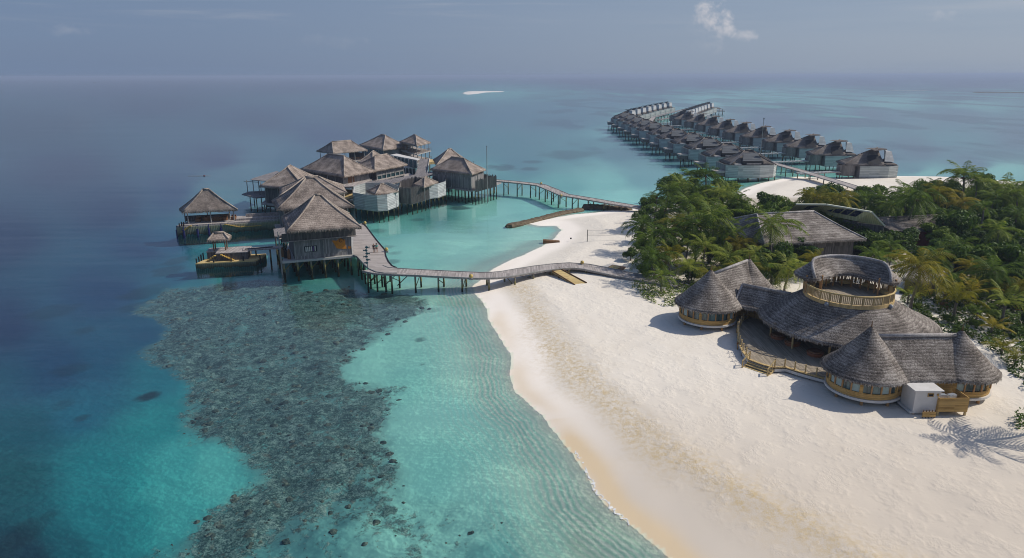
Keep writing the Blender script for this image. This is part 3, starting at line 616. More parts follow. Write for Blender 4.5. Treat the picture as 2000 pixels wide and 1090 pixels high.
# ------------------------------------------------------------------ building helpers
def V(p, z=None): return Vector((p[0], p[1], p[2] if z is None else z))
def wall(parent, mat, a, b, z0, z1, th=.16, name='wall', label=None):
    a, b = Vector((a[0], a[1])), Vector((b[0], b[1])); d = (b - a).normalized(); nn = Vector((-d.y, d.x)) * th / 2
    mb = MB(); mb.prism([a - nn, b - nn, b + nn, a + nn], z0, z1); return mb.build(name, mat, parent, label)
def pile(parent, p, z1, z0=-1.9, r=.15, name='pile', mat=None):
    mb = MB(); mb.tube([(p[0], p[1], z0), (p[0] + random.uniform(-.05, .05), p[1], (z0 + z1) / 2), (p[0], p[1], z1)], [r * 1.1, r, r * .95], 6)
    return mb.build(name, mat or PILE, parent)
def corners(L, F, R, ze):
    f = lambda q: G(q[0], q[1], ze)
    l, fr, r = f(L), f(F), f(R); return [fr, r, l + r - fr, l]
def ridge_targets(cs, along, half, zr):
    F, R, B, L = cs; c = (F + R + B + L) / 4
    if along == 'FR': d = (R - F).normalized(); e1 = c - d * half; e2 = c + d * half; e1.z = e2.z = zr; return [e1, e2, e2, e1]
    d = (L - F).normalized(); e1 = c - d * half; e2 = c + d * half; e1.z = e2.z = zr; return [e1, e1, e2, e2]
def inset(cs, k):
    c = sum(cs, Vector()) / len(cs); return [c + (p - c) * k for p in cs]
def base_of(cs): c = sum(cs, Vector()) / len(cs); return (c.x, c.y, 0.0)
def rail(parent, a, b, z, h=1.0, mat=None, n=None, name='railing'):
    a, b = V(a, z), V(b, z); L = (b - a).length; n = n or max(1, int(L / 1.2)); mb = MB(); up = Vector((0, 0, h))
    for i in range(n + 1): p = a.lerp(b, i / n); mb.beam(p, p + up, .09, .09)
    mb.beam(a + up, b + up, .1, .07); mb.beam(a + up * .5, b + up * .5, .05, .05)
    return mb.build(name, mat or TEAK, parent)
def pavilion(name, label, cat, L, F, R, ze, apy, along, half, zf, sides=(), group=None, npile=(4, 3), ik=.82, mat=None, cap=None, fringe=.5, sag=.05, lower=None, posts=True, floor_ext=1.0, step=.8):
    cs = corners(L, F, R, ze); c = sum(cs, Vector()) / 4; r = root(name, label, cat, base_of(cs), group=group)
    zr = Zat(c.x, c.y, apy); tg = ridge_targets(cs, along, half, zr)
    thatch(r, cs, tg, mat or TH_J, cap or CAP_J, step=step, rows=8, sag=sag, thick=.35, fringe=fringe, caps=[0, 1, 2, 3], rough=.06)
    ins = inset(cs, ik); fl = inset(cs, floor_ext)
    if zf is not None:
        mb = MB(); mb.prism([(p.x, p.y) for p in fl], zf - .35, zf); mb.build('floor', DECK, r)
    nm = ['FR', 'RB', 'BL', 'LF']
    for i, k in enumerate(nm):
        a, b = ins[i], ins[(i + 1) % 4]; st = dict(sides).get(k)
        if st: 
            m_, z0, z1 = st; wall(r, m_, a, b, z0, z1)
        if posts:
            L_ = (b - a).length; q = max(1, int(L_ / 3.6)); out = (a + b) / 2 - c; out.z = 0; out = out.normalized() * .14
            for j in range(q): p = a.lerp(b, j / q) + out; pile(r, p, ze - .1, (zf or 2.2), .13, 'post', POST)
    if zf is not None and npile:
        nx, ny_ = npile
        for i in range(nx):
            for j in range(ny_):
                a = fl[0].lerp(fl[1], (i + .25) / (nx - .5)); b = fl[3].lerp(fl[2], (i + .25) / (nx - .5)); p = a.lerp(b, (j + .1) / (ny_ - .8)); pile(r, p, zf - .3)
    return r, cs, ins, fl
def slab(parent, pxs, z, th, mat, name='floor', label=None):
    mb = MB(); mb.prism([tuple(G(a, b, z))[:2] for a, b in pxs], z - th, z); return mb.build(name, mat, parent, label)

# ------------------------------------------------------------------ over-water restaurant village (left)
# entrance pavilion with the orange ray board
zf = 2.5
cs = corners((549, 424), (560, 452), (706, 443), 8.6); c = sum(cs, Vector()) / 4
r = root('pavilion', 'large square thatched pavilion on piles with an orange ray board on its plank wall', 'pavilion', base_of(cs))
thatch(r, cs, ridge_targets(cs, 'FR', .5, Zat(c.x, c.y, 381)), TH_J, CAP_J, step=.55, rows=10, sag=.07, thick=.4, fringe=.6, caps=[0, 1, 2, 3])
a, b = Vector((-39.9, 123.4, 0)), Vector((-30.4, 127.4, 0)); d = (b - a).normalized(); nb_ = Vector((-d.y, d.x, 0)); a2 = a + nb_ * 11; b2 = b + nb_ * 11
wall(r, BOARD, a, b, zf, 6.5); wall(r, BOARD, b, b2, zf, 7.6); wall(r, BOARD_D, a, a2, zf, 7.6); wall(r, BOARD_D, a2, b2, zf, 7.6)
wall(r, BOARD_D, a + nb_ * .8, b + nb_ * .8, 6.5, 8.6, name='upper_wall')
# jutting balustrade and its sill
o_ = -nb_ * 1.0
wall(r, BOARD_D, a + o_ - d * 2.1, b + o_ + d * .8, 6.35, 7.75, .14, 'balustrade'); mb = MB(); mb.beam(V(a + o_ * 1.1 - d * 2.2, 6.25), V(b + o_ * 1.1 + d * .9, 6.25), .3, .12); mb.build('sill', DECK, r)
mb = MB(); mb.prism([a - d * 2.1, b + d * .8, b + d * .8 + o_, a - d * 2.1 + o_], 6.1, 6.2); mb.build('balcony_floor', BOARD_D, r)
for t in (0.0, .5, 1.0): p = a.lerp(b, t) - nb_ * .16; pile(r, p, 5.8, zf, .11, 'post', POST)
mb = MB(); ray = [(43, 278), (70, 275), (94, 282), (112, 266), (125, 256), (138, 249), (152, 252), (162, 262), (180, 264), (190, 276), (190, 300), (193, 325), (200, 345), (208, 364), (170, 368), (130, 366), (98, 362), (82, 338), (66, 308)]
P_ = []
for (u, v) in ray:
    q = G(640 + u / 5.55, 420 + v / 5.55, 3.5)                        # bearing to the wall plane
    org = Vector((0, 0, CAM_H)); dr = (q - org).normalized(); pl = a - nb_ * .14; t = (pl - org).dot(nb_) / dr.dot(nb_); P_.append(org + dr * t)
nP = len(P_); th_ = nb_ * .05; pc_ = sum(P_, Vector()) / nP; mb.add(P_ + [p + th_ for p in P_] + [pc_], [(i, (i + 1) % nP, 2 * nP) for i in range(nP)] + [(i, nP + i, nP + (i + 1) % nP, (i + 1) % nP) for i in range(nP)])
mb.build('ray_board', ORANGE, r, 'orange ray shaped board with a dark swirl')
cen_ = sum(P_, Vector()) / nP + d * .15 + Vector((0, 0, .35)) - nb_ * .05; mb = MB(); mb.tube([cen_ + d * (math.cos(t * .5) * (.55 - t * .035)) + Vector((0, 0, math.sin(t * .5) * (.55 - t * .035))) for t in range(13)], .05, 4); mb.build('swirl_mark', DARK, r)
for k in range(6):
    p = a + d * (2.0 + k * .33) - nb_ * .1; mb = MB(); mb.box((p.x, p.y, 4.3), (.2, .08, .9), math.atan2(d.y, d.x)); mb.build('window_slot', WHITE if k != 4 else m_plain('violet_pane', (.12, .06, .2), .1), r)
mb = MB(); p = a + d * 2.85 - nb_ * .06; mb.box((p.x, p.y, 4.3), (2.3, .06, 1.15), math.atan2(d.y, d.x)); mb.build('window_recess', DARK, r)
mb = MB(); p = b - d * .35 - nb_ * .12; mb.box((p.x, p.y, 3.9), (.5, .1, .45), math.atan2(d.y, d.x)); mb.build('orange_sign', ORANGE, r)
f1 = [tuple(G(q[0], q[1], zf))[:2] for q in ((551, 511), (690, 499), (712, 447), (575, 440))]
mb = MB(); mb.prism(f1, zf - .4, zf); mb.build('floor', CONC, r)
A_, B_ = V(f1[0], 0), V(f1[1], 0)
for k in range(6):
    for j in range(4): p = A_.lerp(B_, (k + .1) / 5.3) + nb_ * (.3 + j * 3.6); pile(r, p, zf - .35, r=.2)
for k in range(5): p = A_.lerp(B_, (k + .1) / 5.3) + nb_ * .3; q = A_.lerp(B_, (k + 1.1) / 5.3) + nb_ * 3.9; mb = MB(); mb.beam(V(p, .6), V(q, 1.9), .12, .14); mb.build('brace', PILE, r)
# shop goods in the open bay
for k, (m_, t) in enumerate(((FURN, .0), (DARK, .5), (TEAK, .9))): mb = MB(); p = a - d * (1.0 + t) + nb_ * (1 + k); mb.box((p.x, p.y, zf + .8), (.5, .5, 1.6)); mb.ball((p.x, p.y, zf + 1.75), .2, 5); mb.build('display_stand', m_, r)
pile(r, a - d * 2.6 - nb_ * .2, 8.0, -1.9, .14, 'corner_post', POST)
# raised timber side platform at the left corner
sp_ = root('side_platform', 'small raised grey timber platform at the left corner of the pavilion with the ray board', 'platform', (G(548, 450, 4.2).x, G(548, 450, 4.2).y, 0))
slab(sp_, ((534, 447), (556, 444), (558, 458), (536, 461)), 4.6, .25, DECK_D); slab(sp_, ((541, 461), (560, 457), (561, 461), (544, 466)), 4.0, .2, DECK, 'step')
for q in ((537, 459), (556, 456), (537, 449)): pile(sp_, G(q[0], q[1], 4.4), 4.4, r=.12)

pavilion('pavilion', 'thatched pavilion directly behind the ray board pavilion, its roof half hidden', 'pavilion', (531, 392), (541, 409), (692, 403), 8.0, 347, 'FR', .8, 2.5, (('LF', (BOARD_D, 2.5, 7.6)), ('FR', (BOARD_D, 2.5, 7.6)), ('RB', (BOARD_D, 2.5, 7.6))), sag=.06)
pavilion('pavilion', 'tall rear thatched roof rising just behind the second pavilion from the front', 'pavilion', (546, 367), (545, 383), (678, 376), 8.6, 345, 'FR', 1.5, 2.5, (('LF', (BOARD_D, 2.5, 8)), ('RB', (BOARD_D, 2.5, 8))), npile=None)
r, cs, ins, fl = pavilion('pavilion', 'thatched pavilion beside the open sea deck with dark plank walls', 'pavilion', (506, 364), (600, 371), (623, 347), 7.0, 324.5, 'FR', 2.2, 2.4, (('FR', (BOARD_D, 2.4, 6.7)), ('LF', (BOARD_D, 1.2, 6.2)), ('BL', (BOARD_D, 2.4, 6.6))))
# flat shade roof and sea deck left of it
o = root('sea_deck', 'open sea deck with thin posts and a flat grey shade roof', 'deck', (G(500, 375, 3).x, G(500, 375, 3).y, 0))
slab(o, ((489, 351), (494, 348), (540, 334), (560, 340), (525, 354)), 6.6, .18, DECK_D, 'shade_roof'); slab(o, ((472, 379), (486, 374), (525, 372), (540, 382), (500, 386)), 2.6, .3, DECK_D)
for q in ((484, 377), (496, 377), (507, 376), (511, 381)): pile(o, G(q[0], q[1], 2.6), 6.4, 2.6, .12, 'post', POST)
mb = MB(); mb.beam(G(476, 354, 5.9), G(505, 356, 5.9), .16, .16); mb.build('beam', POST, o)
for q in ((488, 383), (500, 385), (510, 384), (518, 380), (495, 377)): pile(o, G(q[0], q[1], 2.4), 2.3)
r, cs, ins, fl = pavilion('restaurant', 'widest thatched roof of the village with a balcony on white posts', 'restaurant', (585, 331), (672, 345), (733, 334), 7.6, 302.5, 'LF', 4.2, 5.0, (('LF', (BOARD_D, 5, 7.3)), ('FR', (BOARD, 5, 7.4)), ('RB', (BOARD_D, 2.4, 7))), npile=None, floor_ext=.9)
mb = MB(); p = ins[0].lerp(ins[1], .18); q = ins[0].lerp(ins[1], .42); out = (ins[0] - ins[3]).normalized() * .12; mb.beam(V(p + out, 6.0), V(q + out, 6.0), .06, 1.9); mb.build('amber_blind', FURN, r)
slab(r, ((632, 362), (660, 365), (690, 364), (722, 352), (700, 345), (640, 352)), 5.1, .28, DECK, 'balcony_floor')
for q in ((655, 364), (671, 366), (688, 363), (703, 359), (664, 360)): pile(r, G(q[0], q[1], 5.0), 5.0, -1.6, .17, 'post', WHITE)
slab(r, ((640, 381), (668, 391), (694, 384), (694, 372), (650, 366)), 2.2, .35, YDECK, 'lower_floor')
wall(r, DARK, G(645, 372, 2.2), G(690, 366, 2.2), 2.2, 4.9)
for q in ((668, 391), (682, 388), (692, 384)): pile(r, G(q[0], q[1], 2.2), 2.0)
rail(r, G(632, 362, 5.1), G(655, 365, 5.1), 5.1, 1.0, LOG)
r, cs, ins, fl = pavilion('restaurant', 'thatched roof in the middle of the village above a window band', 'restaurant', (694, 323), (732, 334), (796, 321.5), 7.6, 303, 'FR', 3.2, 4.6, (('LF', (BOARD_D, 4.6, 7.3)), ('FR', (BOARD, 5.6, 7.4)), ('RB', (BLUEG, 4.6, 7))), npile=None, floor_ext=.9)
wall(r, BLUEG, ins[0], ins[1], 2.6, 5.5, .12, 'glass_band'); slab(r, ((728, 368), (770, 358), (810, 345), (800, 338), (735, 352)), 2.5, .3, DECK, 'terrace')
for k in range(7): pile(r, ins[0].lerp(ins[1], k / 6) + Vector((.2, -.25, 0)), 5.6, 2.5, .13, 'white_post', WHITE)
for k in range(3): p = ins[0].lerp(ins[1], .2 + .28 * k) + Vector((.8, -1.3, 0)); mb = MB(); mb.ball((p.x, p.y, 3.4), .7, 6, .5); mb.build('planter_bush', LEAF, r)
pavilion('pavilion', 'pointed thatched roof peeping over the middle restaurant', 'pavilion', (697, 318), (728, 323), (762, 312), 7.4, 295, 'FR', .5, None, (('LF', (BOARD_D, 3, 7)), ('FR', (BOARD_D, 3, 7))), posts=False)
r, cs, ins, fl = pavilion('pavilion', 'low hipped thatched pavilion at the far left of the village over open posts', 'pavilion', (618, 295), (651, 299.5), (718, 293.5), 7.0, 275.5, 'FR', 4.2, 3.4, (('RB', (BOARD_D, 3.4, 6)),), ik=.85)
for i in (3, 0): rail(r, ins[i], ins[(i + 1) % 4], 3.4, 1.1)
r, cs, ins, fl = pavilion('pavilion', 'broad thatched pavilion at the centre back of the village', 'pavilion', (699, 284), (748, 293), (801, 286.5), 7.0, 263.5, 'LF', 2.0, 3.2, (('LF', (BLUEG, 3.2, 6.6)), ('FR', (BOARD, 3.2, 6.6))), ik=.84)
mb = MB(); p = ins[0].lerp(ins[1], .38); q = ins[0].lerp(ins[1], .66); mb.beam(V(p, 4.9) + Vector((.1, -.15, 0)), V(q, 4.9) + Vector((.1, -.15, 0)), .1, 2.6); mb.build('glass_front', METAL, r)
r, cs, ins, fl = pavilion('pavilion', 'two storey thatched lookout pavilion at the far right back of the village', 'pavilion', (780, 277), (814, 285), (841.5, 278.5), 9.2, 263.5, 'LF', 1.2, 6.0, (), ik=.86)
for z_ in (6.0, 2.6):
    for i in (3, 0): rail(r, fl[i], fl[(i + 1) % 4], z_, 1.2)
mb = MB(); mb.prism([(p.x, p.y) for p in fl], 2.3, 2.6); mb.build('lower_floor', DECK, r)
wall(r, BOARD, ins[3], ins[2], 2.6, 8.6)
# flat white roofed glass building
o = root('glass_house', 'flat white roofed building with white posts and teal glass beside the ramp', 'building', (G(790, 320, 3).x, G(790, 320, 3).y, 0))
ra = [(762, 302.5), (815, 312.5), (820, 310), (775, 300)]
slab(o, ra, 7.0, .25, WHITE, 'roof'); slab(o, [(783, 326), (812, 327), (814, 318), (786, 314)], 4.2, .3, WHITE, 'middle_slab')
a, b = G(768, 304.5, 7), G(814, 313, 7); wall(o, BLUEG, a + Vector((.2, .8, 0)), b + Vector((-.3, .8, 0)), 4.2, 6.7); wall(o, BLUEG, G(785, 327, 4.2) + Vector((.3, .6, 0)), G(811, 328, 4.2) + Vector((0, .6, 0)), 1.6, 3.9)
for k in range(7): pile(o, a.lerp(b, k / 6) + Vector((0, .3, 0)), 6.8, 4.2, .14, 'post', WHITE)
for k in range(5): pile(o, G(786, 327, 4.2).lerp(G(811, 328, 4.2), k / 4), 4.0, -1.5, .14, 'post', WHITE)
slab(o, [(780, 346), (812, 345), (812, 337), (784, 337)], 1.7, .3, DECK)
o = root('ramp', 'grey boarded ramp climbing between the glass building and the two right hand pavilions', 'ramp', (G(822, 325, 5).x, G(822, 325, 5).y, 0))
mb = MB(); q = [G(810, 342, 4.6), G(833, 341.5, 4.6), G(838, 311, 5.6), G(821, 310, 5.6)]; mb.add(q + [p - Vector((0, 0, .3)) for p in q], ((0, 1, 2, 3), (7, 6, 5, 4), (0, 4, 5, 1), (1, 5, 6, 2), (2, 6, 7, 3), (3, 7, 4, 0))); mb.build('deck', DECK_D, o)
slab(o, [(838, 317), (852, 316), (851, 311), (838, 311.5)], 5.6, .8, YEL, 'timber_landing')
mb = MB(); mb.beam(q[1] + Vector((.2, 0, .2)), q[2] + Vector((.2, 0, .2)), .12, .4); mb.build('parapet', WHITE, o)
for p in q: pile(o, p, p.z - .3)
o = root('covered_walkway', 'long dark boarded upper walkway crossing in front of the middle restaurants', 'walkway', (G(780, 348, 5).x, G(780, 348, 5).y, 0))
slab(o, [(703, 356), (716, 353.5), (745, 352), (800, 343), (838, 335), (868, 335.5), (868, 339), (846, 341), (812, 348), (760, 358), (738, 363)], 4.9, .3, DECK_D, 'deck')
for q in ((707, 358), (722, 361), (738, 363), (760, 358), (786, 353), (812, 348), (832, 344), (846, 341), (864, 339)): pile(o, G(q[0], q[1], 4.9), 4.7, r=.13)
for q in ((716, 372), (722, 371), (728, 370)): mb = MB(); p = G(q[0], q[1], 2.4); mb.box((p.x, p.y, 3.2), (.7, .5, 1.6)); mb.build('stall_panel', FURN, o)
slab(o, [(700, 374), (730, 376), (760, 364), (735, 362)], 2.3, .3, DECK, 'lower_deck')
# right hand pair
r, cs, ins, fl = pavilion('pavilion', 'dark sided thatched pavilion behind the right hand plank walled pavilion', 'pavilion', (846, 312), (852, 323), (913, 317), 7.4, 291, 'FR', .6, 2.8, (('FR', (BOARD_D, 2.8, 7)), ('LF', (DARK, 2.8, 7)), ('RB', (BOARD, 2.8, 7))))
mb = MB(); p = cs[1]
for k in range(9): mb.beam((p.x - 1.5 + k * .45, p.y, 4), (p.x - 1.5 + k * .45, p.y, 7.4 + random.uniform(-.3, .5)), .16, .1)
mb.build('pole_screen', LOG, r)
r, cs, ins, fl = pavilion('pavilion', 'right hand thatched pavilion with dark plank walls and a pole fence terrace', 'pavilion', (840, 331), (922, 340.5), (949, 331), 7.4, 308, 'LF', 2.6, 2.6, (('LF', (BOARD, 2.4, 7.1)), ('FR', (BOARD, 2.4, 6.6)), ('RB', (BOARD, 2.4, 7))), npile=(5, 7), ik=.9)
mb = MB(); fp_ = [fl[0] + Vector((1.0, -.8, 0)), fl[1] + Vector((3.2, -1, 0)), fl[2] + Vector((2, 3, 0))]
for a, b in ((fp_[0], fp_[1]), (fp_[1], fp_[2])):
    k_ = int((b - a).length / .2)
    for k in range(k_): p = a.lerp(b, k / k_); mb.beam(V(p, 2.3), V(p, 5.6 + random.uniform(-.35, .4)), .13, .13)
mb.build('pole_fence', LOG, r)
mb = MB(); p = fl[1]; mb.box((p.x + 1.3, p.y + 2, 2.4), (4, 9, .3), math.atan2((fl[1] - fl[0]).y, (fl[1] - fl[0]).x) - 1.57); mb.build('terrace_floor', DECK, r)
for k in range(8): pile(r, fp_[0].lerp(fp_[1], k / 7), 2.3)
o = root('mast', 'thin tall mast standing in the water by the pole fence terrace', 'mast', tuple(G(952, 387, 0)))
p = G(952, 387, 0); pile(o, p, Zat(p.x, p.y, 286), r=.11, name='pole', mat=POST); mb = MB(); mb.ball((p.x, p.y, Zat(p.x, p.y, 286)), .18, 5); mb.build('finial', METAL, o)
# treatment rooms on piles with screens
def screen_room(label, pts, z0, z1, mats, roof=None, jag=0.0, npl=2):
    P = [G(q[0], q[1], z0) for q in pts]; c = sum(P, Vector()) / len(P); o = root('spa_room', label, 'spa room', (c.x, c.y, 0))
    for i in range(len(P)):
        a, b = P[i], P[(i + 1) % len(P)]; m_ = mats[i % len(mats)]
        if m_ is None: continue
        if jag:
            mb = MB(); k_ = int((b - a).length / .16)
            for k in range(k_): p = a.lerp(b, k / k_); mb.beam(V(p, z0), V(p, z1 + random.uniform(-jag, jag)), .2, .12)
            mb.build('pole_screen', m_, o)
        else: wall(o, m_, a, b, z0, z1, .12, 'screen')
        for k in range(npl): pile(o, a.lerp(b, (k + .2) / npl) * .97 + c * .03, z0, r=.13)
    mb = MB(); mb.prism([(p.x, p.y) for p in [c + (q - c) * .98 for q in P]], z0 - .2, z0 + .05); mb.build('floor', DECK, o)
    if roof:
        L_, F_, R__, ze_, apy = roof; cs = corners(L_, F_, R__, ze_); cc = sum(cs, Vector()) / 4
        thatch(o, cs, ridge_targets(cs, 'FR', .4, Zat(cc.x, cc.y, apy)), TH_J, CAP_J, step=.7, rows=6, thick=.3, fringe=.4, caps=[0, 1, 2, 3])
        for p in inset(cs, .8): pile(o, p, ze_, z0, .1, 'post', POST)
    return o
screen_room('white slatted many sided room with a small thatched roof, left of the three', [(692, 406), (714, 410), (738, 412.5), (757, 411), (778, 403), (781, 392), (760, 384), (715, 385), (694, 392)], 1.5, 5.6, [SLAT, SLAT, SLAT, SLAT, SLAT_V, SLAT_V, SLAT_V, SLAT_V, SLAT], ((716, 373), (733, 380), (779, 374), 5.7, 359))
screen_room('dark room fenced with rough upright poles, between two white slatted rooms', [(781, 396), (803, 398.5), (822, 393), (838, 388), (835, 378), (812, 374), (784, 382)], 1.5, 5.8, [LOG], ((806, 361), (828, 366), (856, 356), 5.6, 345.5), jag=.3)
screen_room('small white slatted curved room right of the pole fenced room', [(839, 388), (855, 386), (871, 380.5), (872, 373), (862, 368), (846, 370)], 1.5, 5.5, [SLAT, SLAT, SLAT_D, SLAT_D, SLAT_D, SLAT_D])
# quay with bar pavilion
o = root('quay', 'long weathered stone quay with yellow steps under the bar pavilion', 'quay', (G(440, 450, 0).x, G(440, 450, 0).y, 0))
qf, qb = [(347, 461), (440, 455.5), (545, 448)], [(545, 438), (470, 441), (350, 446)]
q0 = [tuple(G(a, b, 0))[:2] for a, b in qf]; q1 = [(p[0] + .5, p[1] + 11.5) for p in q0[::-1]]; q1[0] = (q1[0][0], q0[2][1] + 5); q1[1] = (q1[1][0], q0[1][1] + 9)
mb = MB(); mb.prism(q0 + q1, -2.0, 2.0); mb.build('body', QUAY, o)
q0t = [(p[0], p[1] + .25) for p in q0]; q1t = [(p[0], p[1] - .25) for p in q1]; mb = MB(); mb.prism(q0t + q1t, 2.0, 2.35); mb.build('top_deck', DECK, o)
a, b = Vector((*q0[1], 0)), Vector((*q0[2], 0)); wall(o, DECK, V(a.lerp(b, .28)) + Vector((0, 4.2, 0)), b + Vector((0, 3.6, 0)), 2.3, 3.5, .3, 'parapet'); mb = MB(); mb.prism([a.lerp(b, .15) + Vector((0, 2.2, 0)), b + Vector((0, 1.6, 0)), b + Vector((0, 3.4, 0)), a.lerp(b, .15) + Vector((0, 4.0, 0))], 2.35, 2.8); mb.build('raised_path', DECK, o)
for k in range(9):
    mb = MB(); p = Vector((*q0[0], 0)).lerp(Vector((*q0[1], 0)), .10 + k * .025); z_ = .9 + k * .17 if k < 8 else 2.2; mb.box((p.x, p.y - .12, z_), (.45, .3, .12)); mb.build('step', YSTEP, o)
for k in range(8): mb = MB(); p = a.lerp(b, .02 + k * .035); mb.box((p.x, p.y - .12, 2.1 - k * .12), (.5, .3, .12)); mb.build('step', YSTEP, o)
mb = MB(); mb.beam(V(a.lerp(b, .3), 1.25) + Vector((0, -.15, 0)), V(a.lerp(b, .68), 1.25) + Vector((0, -.15, 0)), .2, .14); mb.build('yellow_ledge', YSTEP, o)
for q in ((348, 459), (361, 459), (388, 457), (410, 456), (434, 454.5)):
    p = G(q[0], q[1] + 1, 0); mb = MB(); mb.tube([(p.x, p.y - .3, -.6), (p.x, p.y - .3, 1.4)], .26, 8); mb.tube([(p.x, p.y - .28, 1.4), (p.x, p.y - .1, 2.3)], .1, 5); mb.build('fender', BLUE, o)
for q in ((351, 444), (355, 441), (359, 441)): pile(o, G(q[0], q[1], 2.3), 3.2, 2.3, .16, 'bollard', DARK)
r, cs, ins, fl = pavilion('bar_pavilion', 'open sided thatched bar pavilion on pale posts at the seaward end of the quay', 'pavilion', (350, 408.5), (356, 414.5), (464, 409), 5.2, 369.5, 'FR', .6, None, (('BL', (BOARD_D, 2.35, 3.6)),), ik=.82, fringe=.7, step=.55)
for k in range(5):
    p = ins[0].lerp(ins[1], .12 + .2 * k) + Vector((0, 2.2, 0)); mb = MB(); mb.box((p.x, p.y, 2.75), (1.1, .8, .7)); mb.box((p.x, p.y + .4, 3.2), (1.1, .15, .6)); s_ = mb.build('lounge_seat', FURN, None); tag(s_, f'brown lounge seat under the bar roof, number {k + 1} from the sea end', 'seat')
    s_['label'] = ('brown lounge seat under the bar roof nearest the open sea', 'second brown lounge seat from the sea end under the bar roof', 'middle brown lounge seat under the bar roof', 'fourth brown lounge seat from the sea end under the bar roof', 'brown lounge seat under the bar roof nearest the long path')[k]; s_['group'] = 'lounge seats under the bar roof'
mb = MB(); mb.box((0, 0, .5), (4.2, .9, 1.0)); bc = MB.build(mb, 'bar_counter', TEAK); bc.location = (cs[0].lerp(cs[2], .55).x, cs[0].lerp(cs[2], .55).y, 2.35); tag(bc, 'brown bar counter in the shade of the quay pavilion roof', 'counter')
# small landing stage with its little gazebo
o = root('landing_stage', 'small low landing stage with yellow steps and dark mooring posts', 'jetty', (G(445, 515, 0).x, G(445, 515, 0).y, 0))
g0 = [tuple(G(a, b, 0))[:2] for a, b in ((383, 526), (500, 519.5), (513, 514))]; g0 += [(g0[2][0] - .3, g0[2][1] + 3.2), (g0[0][0] + 1, g0[0][1] + 6)]
mb = MB(); mb.prism(g0, -1.8, .9); mb.build('body', QUAY, o); mb = MB(); mb.prism(g0[:2] + [(g0[2][0], g0[2][1] + .1)] + g0[3:], .9, 1.1); mb.build('lower_deck', YDECK, o)
u0 = Vector((*g0[0], 0)); ud = (Vector((*g0[1], 0)) - u0).normalized(); un = Vector((-ud.y, ud.x, 0))
loc = lambda s_, t_: u0 + ud * s_ + un * t_
mb = MB(); mb.prism([loc(3.6, 1.3), loc(9.3, 1.3), loc(9.3, 6.0), loc(1.6, 6.0), loc(1.6, 3.0), loc(3.6, 3.0)], 1.1, 2.45); mb.build('upper_block', BOARD_D, o)
mb = MB(); mb.prism([loc(3.5, 1.2), loc(9.4, 1.2), loc(9.4, 6.1), loc(1.5, 6.1), loc(1.5, 2.9), loc(3.5, 2.9)], 2.45, 2.6); mb.build('upper_deck', DECK, o)
for k in range(7): mb = MB(); p = loc(4.6 + k * .33, 1.0); mb.box((p.x, p.y, 2.3 - k * .18), (.4, .7, .12), math.atan2(ud.y, ud.x)); mb.build('step', YSTEP, o)
for k in range(5): mb = MB(); p = loc(3.4 - k * .33, 1.0); mb.box((p.x, p.y, 2.2 - k * .22), (.4, .7, .12), math.atan2(ud.y, ud.x)); mb.build('step', YSTEP, o)
for s_, t_ in ((.2, .3), (.3, 1.8), (.4, 3.4), (.5, 4.8), (6.4, .2), (8.6, .2), (3.2, .2), (11.6, .3)): pile(o, loc(s_, t_), 2.0, .2, .14, 'mooring_post', DARK)
o = root('gazebo', 'tiny thatched gazebo on four posts on the small landing stage', 'gazebo', tuple(loc(4, 4)))
cs = corners((408, 464), (404.5, 470), (446.5, 467), 4.9); cs = [cs[0], cs[1], cs[1] + un * 2.8, cs[0] + un * 2.8]; c = sum(cs, Vector()) / 4
thatch(o, cs, ridge_targets(cs, 'FR', .9, 6.0), TH_J, CAP_J, step=.4, rows=6, thick=.25, fringe=.5, caps=[0, 1, 2, 3])
for p in inset(cs, .55): pile(o, p, 4.9, 2.6, .12, 'post', TEAK)
o = root('gangway', 'narrow gangway on one pile linking the landing stage to the ray board pavilion', 'gangway', (G(510, 487, 2.6).x, G(510, 487, 2.6).y, 0))
slab(o, [(474, 489), (552, 484), (552, 479.5), (474, 484.5)], 2.7, .2, DECK, 'deck'); slab(o, [(479, 487), (533, 482.5), (533, 481), (479, 485.5)], 2.78, .06, DARK, 'dark_mat')
for q in ((499, 487), (527, 486)): pile(o, G(q[0], q[1], 2.5), 2.5, r=.17)

